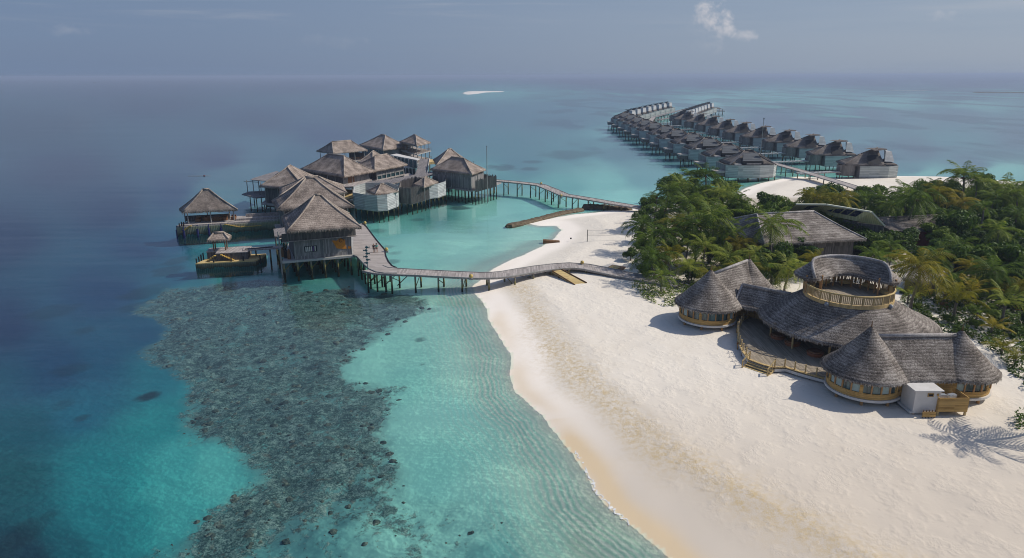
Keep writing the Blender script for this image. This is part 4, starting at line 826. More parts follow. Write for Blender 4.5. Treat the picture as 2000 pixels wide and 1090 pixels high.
# ------------------------------------------------------------------ boardwalks
def boardwalk(o, line, width, mat, dz=.25, every=3.6, brace=True, edge=None, pz=-1.9, r=.13):
    """line: list of (x,y,z)"""
    P = [Vector(p) for p in line]; mb = MB(); Ls, Rs = [], []
    for i, p in enumerate(P):
        d = (P[min(i + 1, len(P) - 1)] - P[max(i - 1, 0)]); d.z = 0; d.normalize(); nn = Vector((-d.y, d.x, 0))
        wd = width[i] if isinstance(width, list) else width; Ls.append(p + nn * wd / 2); Rs.append(p - nn * wd / 2)
    for i in range(len(P) - 1):
        a, b, c_, d_ = Rs[i], Rs[i + 1], Ls[i + 1], Ls[i]; dn = Vector((0, 0, -dz))
        mb.add([a, b, c_, d_, a + dn, b + dn, c_ + dn, d_ + dn], ((0, 1, 2, 3), (7, 6, 5, 4), (0, 4, 5, 1), (2, 6, 7, 3)))
    mb.build('deck', mat, o)
    for side in (Ls, Rs):
        mb = MB()
        for i in range(len(P) - 1): mb.beam(side[i] + Vector((0, 0, .03)), side[i + 1] + Vector((0, 0, .03)), .14, .14)
        mb.build('edge_beam', edge or POST, o)
    acc = 0.0; nxt = .8; k = 0
    for i in range(len(P) - 1):
        L = (P[i + 1] - P[i]).length
        while nxt <= acc + L:
            t = (nxt - acc) / L; a = Ls[i].lerp(Ls[i + 1], t); b = Rs[i].lerp(Rs[i + 1], t); ins_ = (b - a).normalized() * .25; a = a + ins_; b = b - ins_
            pile(o, a, a.z - dz, pz, r); pile(o, b, b.z - dz, pz, r)
            mb = MB(); mb.beam(a - Vector((0, 0, dz + .12)), b - Vector((0, 0, dz + .12)), .16, .2)
            if brace and a.z > 1.6: 
                (p_, q_) = (a, b) if k % 2 else (b, a); mb.beam(V(p_, .3), V(q_, q_.z - .6), .1, .1)
            mb.build('cross_beam', PILE, o); nxt += every; k += 1
        acc += L
o = root('boardwalk', 'curving grey boardwalk from the beach to the entrance of the restaurant village', 'boardwalk', (G(900, 538, 2).x, G(900, 538, 2).y, 0))
zs = lambda x: 2.5 - 1.15 * max(0, min(1, (x - 960) / 280.0))
cen = [(728, 524), (745, 528.5), (775, 530.5), (820, 532.5), (860, 534.5), (900, 536.5), (935, 538), (965, 537.5), (990, 535), (1020, 529.5), (1055, 524), (1090, 520), (1115, 518.5), (1145, 521), (1180, 528), (1215, 535.5), (1250, 542), (1290, 549), (1330, 556)]
line = [tuple(G(a, b, zs(a))) for a, b in cen]; WB = 3.6
boardwalk(o, line, [4.6, 4.2, 3.9] + [WB] * (len(cen) - 3), DECK, every=4.1, r=.16)
HEAD = m_plank('deck_boards_lengthwise', (.20, .178, .165), (.47, .425, .40), .19, across=True, gap=.3)
hd = [(691, 440), (708, 436), (716, 443), (735, 468), (752, 488), (754, 500), (759, 511), (766, 519), (775, 523), (775, 534), (752, 534), (735, 531.5), (722, 526), (712, 517), (704, 508), (698, 501.5), (690, 498.5)]
slab(o, hd, 2.515, .3, HEAD, 'forecourt_deck')
mb = MB(); pts = [G(a, b, 2.55) for a, b in hd[1:9]]
for i in range(len(pts) - 1): mb.beam(pts[i], pts[i + 1], .16, .18)
mb.build('edge_beam', DARK, o)
mb = MB(); pts = [G(a, b, 2.5) for a, b in hd[9:]]
for i in range(len(pts) - 1): mb.beam(pts[i], pts[i + 1], .2, .3)
mb.build('edge_beam', POST, o)
for q in ((698, 501), (705, 508), (712, 516), (722, 525), (735, 530), (752, 532), (700, 490), (708, 497), (718, 506), (730, 516), (745, 522), (760, 512), (750, 490), (735, 471), (718, 450)):
    p = G(q[0], q[1], 2.4); pile(o, p, 2.25, r=.16)
for k in range(5): q = ((712, 516), (722, 525), (735, 530), (752, 532), (775, 534))[k]; p = G(q[0], q[1], 2.4); mb = MB(); mb.beam(V(p, .2), (p.x + 2.2, p.y + 1.6, 2.1), .12, .12); mb.build('brace', PILE, o)
o = root('boardwalk', 'long zigzag boardwalk on crossed piles from the village to the far beach', 'boardwalk', (G(1100, 380, 2).x, G(1100, 380, 2).y, 0))
cen = [(957, 351.5), (1000, 355), (1042, 359.5), (1058, 362), (1080, 371), (1102, 380.5), (1130, 385), (1160, 390), (1200, 397), (1235, 402.5), (1262, 407)]
boardwalk(o, [tuple(G(a, b, 2.6 - .9 * max(0, (a - 1100) / 160))) for a, b in cen], 3.2, DECK, every=5.2, r=.17)
o = root('ramp', 'new yellow timber ramp from the curved boardwalk down onto the sand', 'ramp', (G(1110, 540, 1.2).x, G(1110, 540, 1.2).y, 1))
q = [G(1072, 526, 1.9), G(1092, 524, 1.9), G(1146, 553, 1.05), G(1123, 557, 1.05)]
mb = MB(); mb.add([q[0], q[3], q[2], q[1]] + [p - Vector((0, 0, .2)) for p in (q[0], q[3], q[2], q[1])], ((0, 1, 2, 3), (7, 6, 5, 4), (0, 4, 5, 1), (1, 5, 6, 2), (2, 6, 7, 3), (3, 7, 4, 0))); mb.build('deck', YDECK, o)
for a, b in ((q[1], q[2]), (q[0], q[3])): mb = MB(); mb.beam(a + Vector((0, 0, .08)), b + Vector((0, 0, .08)), .12, .16); mb.build('edge_board', TEAK, o)
for t in (.05, .4, .7): pile(o, q[0].lerp(q[3], t), q[0].lerp(q[3], t).z - .1, .3, .12, 'post', TEAK)
o = root('sand_platform', 'small brown timber platform between boardwalk and palms', 'platform', (G(1200, 521, 1).x, G(1200, 521, 1).y, 1))
slab(o, [(1181, 525), (1196, 517), (1222, 521), (1214, 528)], 1.3, .2, TEAK, 'deck'); slab(o, [(1188, 523), (1197, 518), (1212, 521), (1204, 526)], 1.36, .05, YDECK, 'mat')
o = root('sand_ramp', 'wedge of dark timber steps standing at the waterline', 'steps', tuple(G(1075, 472, .3)))
mb = MB(); p = G(1075, 472, .3); mb.add([(p.x - 1.6, p.y - .6, -.2), (p.x + 2, p.y - .6, -.2), (p.x + 2, p.y + .6, -.2), (p.x - 1.6, p.y + .6, -.2), (p.x - 1.6, p.y - .6, .75), (p.x + 2, p.y - .6, .45), (p.x + 2, p.y + .6, .45), (p.x - 1.6, p.y + .6, .75)], ((0, 3, 2, 1), (4, 5, 6, 7), (0, 1, 5, 4), (1, 2, 6, 5), (2, 3, 7, 6), (3, 0, 4, 7))); mb.build('steps', TEAK, o)
# breakwaters
def rockbar(label, line, w, h):
    mb = MB(); P = [G(a, b, .3) for a, b in line]; q = []
    tot = [0]
    for i in range(len(P) - 1): tot.append(tot[-1] + (P[i + 1] - P[i]).length)
    n_ = int(tot[-1] / .55); rows = []
    for k in range(n_ + 1):
        s_ = tot[-1] * k / n_; i = max(j for j in range(len(P) - 1) if tot[j] <= s_ + 1e-6); t = (s_ - tot[i]) / (tot[i + 1] - tot[i]); p = P[i].lerp(P[i + 1], t); d = (P[i + 1] - P[i]).normalized(); nn = Vector((-d.y, d.x, 0)); e = min(1, k / 3 + .35, (n_ - k) / 3 + .35)
        rows.append([p + nn * (w * e * a_) + Vector((random.uniform(-.12, .12), random.uniform(-.12, .12), h * e * b_ - .3 + random.uniform(-.1, .1) * (b_ > 0))) for a_, b_ in ((-.62, -1.2), (-.5, .35), (-.38, .85), (-.15, 1), (.15, 1), (.38, .85), (.5, .35), (.62, -1.2))])
    vs = [v for r_ in rows for v in r_]; fs = [(i * 8 + j, (i + 1) * 8 + j, (i + 1) * 8 + j + 1, i * 8 + j + 1) for i in range(n_) for j in range(7)] + [tuple(range(7, -1, -1)), tuple(n_ * 8 + j for j in range(8))]
    mb.add(vs, [f[::-1] for f in fs]); return tag(mb.build('breakwater', ROCKM), label, 'breakwater')
rockbar('long brown rock breakwater lying off the little beach', [(988, 440), (1010, 437), (1040, 430), (1075, 421), (1100, 414.5), (1122, 411), (1138, 407)], 2.4, .6)
rockbar('short dark rock bank under the end of the long boardwalk', [(1138, 405), (1150, 403.5), (1180, 405), (1210, 408), (1235, 411)], 2.8, 1.0)
# lamps, sign post, net, boat
def globe(label, px, py, z):
    p = G(px, py, z); o = root('lamp', label, 'lamp', tuple(p), group='round yellow lamps along the boardwalks'); mb = MB(); mb.ball((p.x, p.y, z + .35), .34, 8); mb.build('globe', LAMPY, o); mb = MB(); mb.box((p.x, p.y, z - .15), (.7, .55, .3)); mb.build('bracket', POST, o)
globe('round yellow lamp on the deck edge by the eave of the ray board pavilion', 713, 438, 2.6); globe('round yellow lamp on the deck edge beside the two walkers', 755, 490, 2.6)
globe('round lamp on the near edge of the curved boardwalk over the shoreline', 920, 543, 2.6); globe('round lamp on the curved boardwalk above the yellow ramp', 1137, 516, 1.8)
globe('round lamp at the first bend of the far zigzag boardwalk', 1057, 360, 2.7); globe('round lamp at the second bend of the far zigzag boardwalk', 1096, 384, 2.7)
p = G(718, 525, 2.5); o = root('signpost', 'teal post of fish shaped direction boards at the boardwalk bend', 'signpost', tuple(p))
pile(o, p, p.z + 4.2, p.z, .07, 'pole', FISH)
for k in range(6):
    z_ = p.z + 1.1 + k * .56; sg = 1 if k % 2 else -1; mb = MB(); L_ = .75; vs = [(0, .12), (.5, .2), (.8, .05), (1.05, .2), (1.05, -.2), (.8, -.05), (.5, -.2), (0, -.12)]
    pv = [(p.x + sg * u * L_ - sg * .2, p.y - .1, z_ + v) for u, v in vs]; pb = [(a, b + .05, c_) for a, b, c_ in pv]; nn_ = len(pv)
    mb.add(pv + pb, [tuple(range(nn_)), tuple(range(2 * nn_ - 1, nn_ - 1, -1))] + [(i, nn_ + i, nn_ + (i + 1) % nn_, (i + 1) % nn_) for i in range(nn_)]); mb.build('fish_board', FISH, o)
a, b = G(1147, 471, 1), G(1234, 469, 1); o = root('volleyball_net', 'beach volleyball net strung between two thin posts on the sand', 'net', tuple(a))
pile(o, a, 3.5, .8, .07, 'post', DARK); pile(o, b, 3.5, .8, .07, 'post', DARK)
for z_ in (3.4, 2.3): mb = MB(); mb.tube([V(a, z_), V(a.lerp(b, .5), z_ - .12), V(b, z_)], .035, 4); mb.build('net_tape', POST, o)
mb = MB()
for k in range(60): p = a.lerp(b, k / 60); mb.beam(V(p, 2.28), V(p, 3.36), .008, .008)
mb.build('mesh', POST, o)
for k, (q, lb) in enumerate((((1115, 467), 'small dark ball lying on the sand left of the volleyball net'),)): p = G(q[0], q[1], 1); mb = MB(); mb.ball((p.x, p.y, 1.15), .2, 6); tag(mb.build('ball', DARK), lb, 'ball')
p = G(185, 161.5, 0); o = root('boat', 'tiny dark boat far out on the open sea', 'boat', tuple(p))
L_ = 7.5; mb = MB(); hv = []
for x_, w_, z0_, z1_ in ((-L_, 1.6, -.4, 2.2), (-L_ * .4, 2.4, -.6, 1.7), (L_ * .4, 2.2, -.6, 1.9), (L_, .1, .2, 3.2)): hv += [(p.x + x_, p.y - w_, z1_), (p.x + x_, p.y - w_ * .5, z0_), (p.x + x_, p.y + w_ * .5, z0_), (p.x + x_, p.y + w_, z1_)]
mb.add(hv, [(i * 4 + j, (i + 1) * 4 + j, (i + 1) * 4 + j + 1, i * 4 + j + 1) for i in range(3) for j in range(3)] + [(0, 1, 2, 3), (0, 3, 7, 4), (4, 7, 11, 8), (8, 11, 15, 12)]); mb.build('hull', METAL, o); mb = MB(); mb.box((p.x - 1.5, p.y, 3.3), (6, 3, 3.2), 0, .85); mb.build('cabin', POST, o)
o = root('swimmer_float', 'small dark float drifting in the water left of the village', 'float', tuple(G(399, 344, 0)))
p = G(399, 344, 0); mb = MB(); mb.ball((p.x, p.y, .1), .4, 6, .6); mb.build('float', CL_RED, o); mb = MB(); mb.tube([(p.x - 6, p.y, .05), (p.x, p.y + .2, .08), (p.x + 2.5, p.y, .05)], .04, 5); mb.build('line', ROPE, o)

# ------------------------------------------------------------------ water villas on the right: two prototypes, copied down the rows
def villa_front(label, loc, group):
    o = root('water_villa', label, 'water villa', (0, 0, 0), group=group)
    P = [(-7.6, -4.6), (-4.6, -6.6), (1.8, -6.6), (6.2, -5.4), (8.0, -2.6), (8.0, 4.5), (-7.6, 4.5)]
    for i in range(len(P)): wall(o, SLAT_V if i < 4 else BOARD, P[i], P[(i + 1) % len(P)], 1.3, 5.1, .14, 'screen')
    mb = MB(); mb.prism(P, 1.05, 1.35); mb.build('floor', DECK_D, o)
    cs = [Vector((-6.6, -4.6, 5.1)), Vector((7.2, -4.6, 5.1)), Vector((7.2, 5.6, 5.3)), Vector((-6.6, 5.6, 5.3))]
    thatch(o, cs, ridge_targets(cs, 'FR', 1.0, 9.1), TH_V, CAP_V, step=1.2, rows=5, thick=.35, fringe=.3, caps=[0, 1, 2, 3], rough=.08)
    mb = MB(); mb.add([(-2.9, -5.2, 6.3), (2.9, -5.2, 6.3), (2.0, -2.4, 8.6), (-2.0, -2.4, 8.6), (-2.9, -4.9, 6.1), (2.9, -4.9, 6.1), (2.0, -1.6, 8.5), (-2.0, -1.6, 8.5), ], ((0, 1, 2, 3), (7, 6, 5, 4), (0, 3, 7, 4), (1, 5, 6, 2), (2, 6, 7, 3), (0, 4, 5, 1))); d_ = mb.build('louvre_panel', SLAT_D, o)
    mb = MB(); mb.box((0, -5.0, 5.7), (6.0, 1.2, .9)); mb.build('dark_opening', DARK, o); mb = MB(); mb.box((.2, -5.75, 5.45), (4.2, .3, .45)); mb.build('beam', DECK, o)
    for sg in (-1, 1): mb = MB(); mb.beam((sg * 6.6, -5.0, 5.3), (sg * 2.2, -3.6, 8.7), .5, .25); mb.build('gable_board', DECK_D, o)
    mb = MB(); mb.box((-4.3, -5.2, 5.25), (1.8, 1.2, .35)); mb.build('daybed', WHITE, o)
    # covered way running back to the spine walkway
    mb = MB(); mb.add([(1.2, 0, 9.4), (2.4, 0, 8.6), (10.5, 8.5, 4.6), (9.6, 9.2, 5.2), (.2, .9, 8.6), (8.4, 9.6, 4.5)], ((0, 1, 2, 3), (0, 3, 5, 4), (3, 2, 5), (0, 4, 1))); mb.build('porch_roof', TH_V, o)
    mb = MB(); mb.box((-9.4, -3.4, 2.0), (2.6, 3.4, 1.3)); b_ = mb.build('side_box', BOARD_D, o); mb = MB(); mb.box((-9.4, -3.4, 2.95), (2.9, 3.7, .6)); mb.build('lid', DECK, b_)
    for x_ in (-7, -4, -1, 2, 5, 7.4):
        for y_ in (-5.6 if abs(x_) < 6 else -3.8, 3.5): pile(o, (x_, y_), 1.2, r=.16)
    for x_ in (-10.2, -8.6): pile(o, (x_, -4.6), 1.5, r=.16)
    return o
def villa_back(label, loc, group):
    o = root('water_villa', label, 'water villa', (0, 0, 0), group=group)
    P = [(-3.4, -5.0), (5.6, -5.6), (9.4, -4.0), (10.2, -1.5), (10.2, 5.0), (-3.4, 5.0)]
    for i in range(len(P)): wall(o, SLAT_V if i < 4 else BOARD, P[i], P[(i + 1) % len(P)], 1.2, 5.0, .14, 'screen')
    mb = MB(); mb.lathe((-6.4, -1.6, 0), [(2.9, 1.6), (2.9, 5.2)], 14); mb.build('round_room', LOG, o)
    mb = MB(); mb.prism(P, .95, 1.25); mb.build('floor', DECK_D, o); mb = MB(); mb.lathe((-6.4, -1.6, 0), [(.01, 1.6), (3, 1.6)], 14); mb.build('round_floor', DECK_D, o)
    cs = [Vector((-8.8, -4.2, 5.3)), Vector((4.8, -5.0, 5.1)), Vector((6.2, 5.4, 5.4)), Vector((-6.8, 5.4, 5.4))]
    e1, e2 = Vector((-1.2, .2, 8.6)), Vector((4.2, .6, 10.6))
    thatch(o, cs, [e1, e2, e2, e1], TH_V, CAP_V, step=1.2, rows=5, thick=.35, fringe=.3, caps=[0, 3], rough=.08)
    mb = MB(); mb.add([(1.2, -3.0, 10.3), (5.6, -2.4, 10.6), (5.8, 3.0, 10.4), (1.0, 3.2, 10.2), (1.0, -3.2, 9.9), (5.8, -2.6, 10.2)], ((0, 1, 2, 3), (4, 5, 1, 0))); mb.build('raised_roof', TH_V, o)
    mb = MB(); mb.add([(4.9, -3.6, 6.4), (8.4, -3.0, 6.2), (8.0, 2.6, 6.3), (7.6, -2.0, 9.6), (5.4, -2.6, 9.9), (7.4, 2.4, 9.7)], ((0, 1, 3, 4), (1, 2, 5, 3), (4, 3, 5))); mb.build('white_gable_screen', SLAT, o)
    cs2 = [Vector((4.4, -4.8, 5.5)), Vector((9.2, -3.6, 5.4)), Vector((9.0, 2.5, 5.5)), Vector((4.4, 2.5, 5.6))]; e = Vector((6.4, -.6, 7.1))
    thatch(o, cs2, [e] * 4, TH_V, None, step=1.2, rows=3, thick=.25, fringe=.25, name='lower_roof', rough=.06)
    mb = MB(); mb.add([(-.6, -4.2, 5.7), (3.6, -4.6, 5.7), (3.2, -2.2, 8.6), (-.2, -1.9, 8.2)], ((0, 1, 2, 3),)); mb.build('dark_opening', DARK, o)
    mb = MB(); mb.box((-4.2, -3.4, 5.5), (2.4, 1.2, .4)); mb.build('canopy', DECK, o)
    for x_, y_ in ((-2.6, -4.6), (.2, -4.8), (3, -5), (5.6, -5), (8.6, -3.8), (9.6, 0), (9.6, 4), (-2.6, 4), (3, 4), (-8, -3), (-6.4, -4), (-4.6, -3.6), (-8.6, -.6)): pile(o, (x_, y_), 1.3, r=.16)
    return o
CAP_V = m_thatch('ridge_villa', (.10, .085, .075), (.2, .17, .15), (.34, .3, .27), .3)
ORD = ['first', 'second', 'third', 'fourth', 'fifth', 'sixth', 'seventh', 'eighth', 'ninth', 'tenth', 'eleventh', 'twelfth']
A_pos = [(84.5, 247), (84.7, 272), (84.5, 299), (83.8, 323), (82.5, 348), (82.8, 373), (81.6, 399), (81.5, 424), (81.8, 451), (82.5, 480), (83, 508)]
B_pos = [(125, 244), (127, 275), (128.5, 303), (128, 328), (126, 354), (126, 383), (125.5, 410), (126, 441), (126.5, 472), (125, 500)]
cp, sp_n = math.cos(PITCH), math.sin(PITCH)
protoA = villa_front('first water villa of the left row, with slatted screen and dark louvre panel', None, 'water villas of the left row')
protoA.location = (A_pos[0][0] - 2.5, A_pos[0][1] - 4, 0); protoA.rotation_euler.z = 0.03; protoA.scale = (1.18, 1.1, 1.08)
for i in range(1, 11):
    x_, y_ = A_pos[i]; copy_tree(protoA, (x_ - 2.5, y_ - 4, 0), .03 + random.uniform(-.03, .03), (1.18, 1.15, 1.08), label=f'{ORD[i]} villa from the beach in the left row')
protoB = villa_back('nearest water villa of the right row, over the sand with a round pole walled room', None, 'water villas of the right row')
protoB.location = (B_pos[0][0] - 2.6, B_pos[0][1] - 2, 0); protoB.scale = (1.05, 1.05, 1.0)
for i in range(1, 10):
    x_, y_ = B_pos[i]; copy_tree(protoB, (x_ - 3.2, y_ - 2, 0), random.uniform(-.03, .03), (1.0, 1.0, 1.0), label=f'{ORD[i]} water villa from the beach in the right row')
def arm(pxs, zz, proto, rz, grp, what):
    for i, (a, b) in enumerate(pxs):
        p = G(a, b, zz); c_ = copy_tree(proto, (p.x, p.y, 0), rz, (.92, 1.0, 1.0), label=f'{ORD[i]} villa outward along the far {what} arm of water villas'); c_['group'] = grp
arm([(1222, 222.5), (1233, 219.5), (1244, 216.8), (1255, 214.2), (1265, 212), (1276, 209.7), (1286, 207.5), (1297, 205.6)], 7, protoB, -.75, 'villas of the far left arm', 'left')
arm([(1331, 222.5), (1338, 220), (1345, 217.5), (1351, 215.3), (1357, 213.2), (1363, 211.2), (1370, 209), (1378, 206.6)], 7, protoB, -.7, 'villas of the far right arm', 'right')
o = root('sunset_deck', 'small dark deck on piles at the outer tip of the right villa arm', 'deck', tuple(G(1398, 221, 0)))
p = G(1398, 221, 0); mb = MB(); mb.box((p.x, p.y, 2), (14, 10, .5)); mb.build('floor', DECK_D, o); mb = MB(); mb.box((p.x, p.y, 4.6), (9, 7, 1.2), 0, .5); mb.build('roof', TH_V, o)
for k in range(4): pile(o, (p.x - 5 + k * 3.4, p.y - 4), 4.2, r=.3)
o = root('villa_walkway', 'long spine walkway from the jungle out between the two rows of water villas', 'walkway', (100, 300, 0))
sp_line = [G(1712, 381, 2.2), G(1660, 362, 2.6), G(1610, 347, 2.9), G(1560, 332, 3.0), G(1500, 316, 3.0)]
sp_line = [tuple(p) for p in sp_line] + [(96, 290, 3), (97, 340, 3), (97, 400, 3), (97, 460, 3), (100, 510, 3), (112, 560, 3)]
boardwalk(o, sp_line, 3.2, DECK, every=9.0, brace=False, r=.18)
o = root('villa_walkway', 'far walkway serving the left arm of villas', 'walkway', (120, 600, 0)); boardwalk(o, [(112, 560, 3), (128, 600, 3), (150, 650, 3), (172, 700, 3)], 3.4, DECK_D, every=14, brace=False, r=.2)
o = root('villa_walkway', 'far walkway serving the right arm of villas', 'walkway', (140, 600, 0)); boardwalk(o, [(110, 530, 3), (130, 560, 3), (155, 620, 3), (178, 680, 3)], 3.4, DECK_D, every=14, brace=False, r=.2)
def branch(x0, y0, x1, y1, label):
    o = root('branch_walkway', label, 'walkway', (x0, y0, 0), group='branch walkways to the villas')
    mb = MB(); n_ = 14
    for k in range(n_): t = (k + .5) / n_; mb.box((x0 + (x1 - x0) * t, y0 + (y1 - y0) * t, 2.9), (1.0, 2.6, .15), math.atan2(y1 - y0, x1 - x0))
    mb.build('boards', SLAT if True else DECK, o); mb = MB(); d = Vector((x1 - x0, y1 - y0, 0)).normalized(); nn = Vector((-d.y, d.x, 0)) * 1.2
    for s_ in (-1, 1): mb.beam(Vector((x0, y0, 2.7)) + nn * s_, Vector((x1, y1, 2.7)) + nn * s_, .15, .25)
    mb.build('side_beam', DECK, o)
    for t in (.2, .5, .8): pile(o, (x0 + (x1 - x0) * t, y0 + (y1 - y0) * t - 1), 2.7, r=.16)
for i, (x_, y_) in enumerate(B_pos): branch(97, y_ - 9, x_ - 8, y_ - 3, f'slatted walkway from the spine to the {ORD[i]} villa of the right row')
branch(84 + 6, 252, 97, 262, 'slatted walkway from the spine to the first villa of the left row')
p = G(1378, 275, 0); o = root('mast', 'thin pole rising among the right row of villas', 'mast', (104, 292, 0)); pile(o, (104, 292), 18, r=.12, name='pole', mat=POST); mb = MB(); mb.box((104, 292, 17.6), (.5, .5, .4)); mb.build('head', METAL, o)
# far low island and reef surf on the right horizon
mb = MB(); vs = []
for k in range(60):
    x_ = 9000 + k * 90; hh = 6 + 14 * mnoise.noise(Vector((k * .35, 3, 0))) + 8; vs.append((x_, 17500, max(3, hh)))
for k in range(59): a, b = vs[k], vs[k + 1]; mb.add([(a[0], a[1], -1), (b[0], b[1], -1), (b[0], b[1] + 200, -1), (a[0], a[1] + 200, -1), a, b, (b[0], b[1] + 200, b[2]), (a[0], a[1] + 200, a[2])], ((0, 1, 5, 4), (4, 5, 6, 7), (2, 3, 7, 6)))
t_ = mb.build('far_island', LEAF_D); t_['kind'] = 'structure'
mb = MB()
for k in range(40):
    p = G(1740 + k * 1.7 + random.uniform(-1, 1), 176.6 + random.uniform(-.35, .35), .1); mb.box((p.x, p.y, .1), (random.uniform(3, 16), random.uniform(2, 6), .15))
t_ = mb.build('reef_surf', m_plain('surf', (.75, .77, .77), .05)); t_['kind'] = 'stuff'
mb = MB()
for k in range(26): p = G(1905 + k * 3.8, 180.3 + random.uniform(-.3, .3), .1); mb.box((p.x, p.y, .2), (random.uniform(6, 18), 4, .8), 0, .6)
t_ = mb.build('reef_edge', ROCKM); t_['kind'] = 'stuff'

# ------------------------------------------------------------------ beach pavilion complex
def circ(c, r, z, n=36, a0=0, a1=2 * math.pi): return [Vector((c[0] + r * math.cos(a0 + (a1 - a0) * k / n), c[1] + r * math.sin(a0 + (a1 - a0) * k / n), z)) for k in range(n)]
def cone_roof(o, c, re, ze, za, finial=True, rtop=.18):
    cs = circ(c, re, ze, 40); tg = circ(c, rtop, za, 40)
    thatch(o, cs, tg, TH_B, None, step=.36, rows=18, sag=.055, thick=.22, fringe=.34, rough=.045)
    if finial: mb = MB(); mb.tube([(c[0], c[1], za - .2), (c[0], c[1], za + .75)], [.09, .03], 5); mb.build('finial', TEAK, o)
def round_room(o, c, rw, zb, ze, arc=(0, 2 * math.pi), nwin=24, skip=()):
    zw = zb + .26 + .68
    mb = MB(); mb.lathe((c[0], c[1], 0), [(rw + .18, zb), (rw + .18, zb + .26), (rw - .3, zb + .26)], 48, cap=False); mb.lathe((c[0], c[1], 0), [(.01, zb + .02), (rw + .18, zb + .02)], 32); mb.build('plinth', WHITE, o)
    mb = MB(); mb.lathe((c[0], c[1], 0), [(rw, zb + .26), (rw + .02, zw)], 48); mb.lathe((c[0], c[1], 0), [(rw + .07, zw - .08), (rw + .07, zw), (rw - .1, zw)], 48); mb.build('wall', BAMB, o)
    for k in range(nwin):
        a0_ = 2 * math.pi * k / nwin; a1_ = 2 * math.pi * (k + 1) / nwin
        big = k % 4 == 0
        p = (c[0] + rw * math.cos(a0_), c[1] + rw * math.sin(a0_)); mb = MB(); mb.box((p[0], p[1], (zw + ze) / 2 + .05), (.16, .34 if big else .13, ze - zw + .1), a0_); mb.build('mullion', BAMB if big else TEAK_L, o)
        mb = MB(); q = [(c[0] + (rw - .06) * math.cos(t), c[1] + (rw - .06) * math.sin(t)) for t in (a0_, a1_)]
        mb.add([(q[0][0], q[0][1], zw), (q[1][0], q[1][1], zw), (q[1][0], q[1][1], ze), (q[0][0], q[0][1], ze)], ((0, 1, 2, 3),)); mb.build('window', CURT if random.random() < .35 else GLASS, o)
    for k in range(8):
        t = 2 * math.pi * (k + .4) / 8; mb = MB(); mb.tube([(c[0] + (rw - .25) * math.cos(t), c[1] + (rw - .25) * math.sin(t), .2), (c[0] + (rw - .25) * math.cos(t), c[1] + (rw - .25) * math.sin(t), zb + .05)], .17, 8); mb.build('foot_post', TEAK_L, o)
TEAK_L = m_plain('light_teak', (.40, .22, .09), .25)
def gable_roof(o, a, b, za, half, ze, step=.4, name='roof', zb=None):
    a, b = Vector(a), Vector(b); d = (b - a).normalized(); nn = Vector((-d.y, d.x, 0)) * half; zb = za if zb is None else zb
    cs = [V(a - nn, ze), V(b - nn, ze), V(b + nn, ze), V(a + nn, ze)]
    r_ = thatch(o, cs, [V(a, za), V(b, zb), V(b, zb), V(a, za)], TH_B, CAP_B, step=step, rows=14, sag=.05, thick=.3, fringe=.4, name=name, caps=[0], rough=.045)
    return r_
c1, c2 = (38.9, 70.3), (49.0, 70.6)
o = root('beach_pavilion', 'nearest beach pavilion wing, two thatched cones joined by a ridge, with white annexe', 'pavilion', (44, 70.4, 1))
cone_roof(o, c1, 4.55, 3.98, 8.75); round_room(o, c1, 3.75, 1.62, 4.05)
cone_roof(o, c2, 4.3, 3.98, Zat(c2[0], c2[1], 646), True); round_room(o, c2, 3.5, 1.62, 4.05)
gable_roof(o, (39.6, 70.4, 0), (48.4, 70.6, 0), Zat(44, 70.5, 656), 3.7, 3.95)
wall(o, BAMB, (40.5, 67.6), (48, 67.7), 1.5, 3.9, .2, 'link_wall'); wall(o, BAMB, (40.5, 73.6), (48, 73.8), 1.5, 3.9, .2, 'link_wall')
mb = MB(); mb.box((44, 70.6, 1.6), (8, 6.4, .2)); mb.build('link_floor', WHITE, o)
ax = G(1806, 806, 1.0); bx0 = G(1782, 805, 1.35); bx1 = G(1833, 806, 1.35)
an = MB(); cxa, cya = (bx0.x + bx1.x) / 2, bx0.y + 1.2; wa = (bx1 - bx0).length
an.box((cxa, cya, 2.45), (wa, 2.4, 2.5)); ao = an.build('annexe', WHITE, o); mb = MB(); mb.box((cxa, cya, 3.77), (wa + .35, 2.75, .14)); mb.build('annexe_roof', WHITE, o)
mb = MB(); mb.box((cxa + .25, cya - 1.22, 3.3), (.62, .06, .38)); mb.build('vent', BAMB, o); mb = MB(); mb.box((cxa + .25, cya - 1.25, 3.28), (.46, .05, .22)); mb.build('vent_hole', DARK, o); mb = MB(); mb.box((cxa + 1.0, cya - 1.22, 3.3), (.2, .06, .3)); mb.build('small_vent', BAMB, o)
for s_ in (-1, 1): mb = MB(); mb.box((cxa + s_ * (wa / 2 - .2), cya - 1.0, .9), (.28, .28, 1.0)); mb.build('foot_post', TEAK_L, o)
mb = MB(); mb.box((bx0.x - .15, cya, 1.3), (.25, 2.4, .2)); mb.box((cxa - wa * .35, cya, 1.25), (.2, 2.2, .2)); mb.build('skirting', WHITE, o)
o = root('equipment_deck', 'raised bamboo fenced box on posts holding air conditioners beside the white annexe', 'equipment deck', (45.6, 67, 1))
e0, e1 = G(1830, 806, 1.4), G(1888, 806, 1.4); ew = (e1 - e0).length; cxe, cye = (e0.x + e1.x) / 2, e0.y + 1.1
for a, b in (((cxe - ew / 2, cye - 1.1), (cxe + ew / 2, cye - 1.1)), ((cxe + ew / 2, cye - 1.1), (cxe + ew / 2, cye + 1.1)), ((cxe - ew / 2, cye + 1.1), (cxe - ew / 2, cye - 1.1))): wall(o, BAMB, a, b, 1.5, 3.05, .1, 'screen')
mb = MB(); mb.box((cxe, cye, 1.55), (ew, 2.2, .12)); mb.build('floor', YDECK, o)
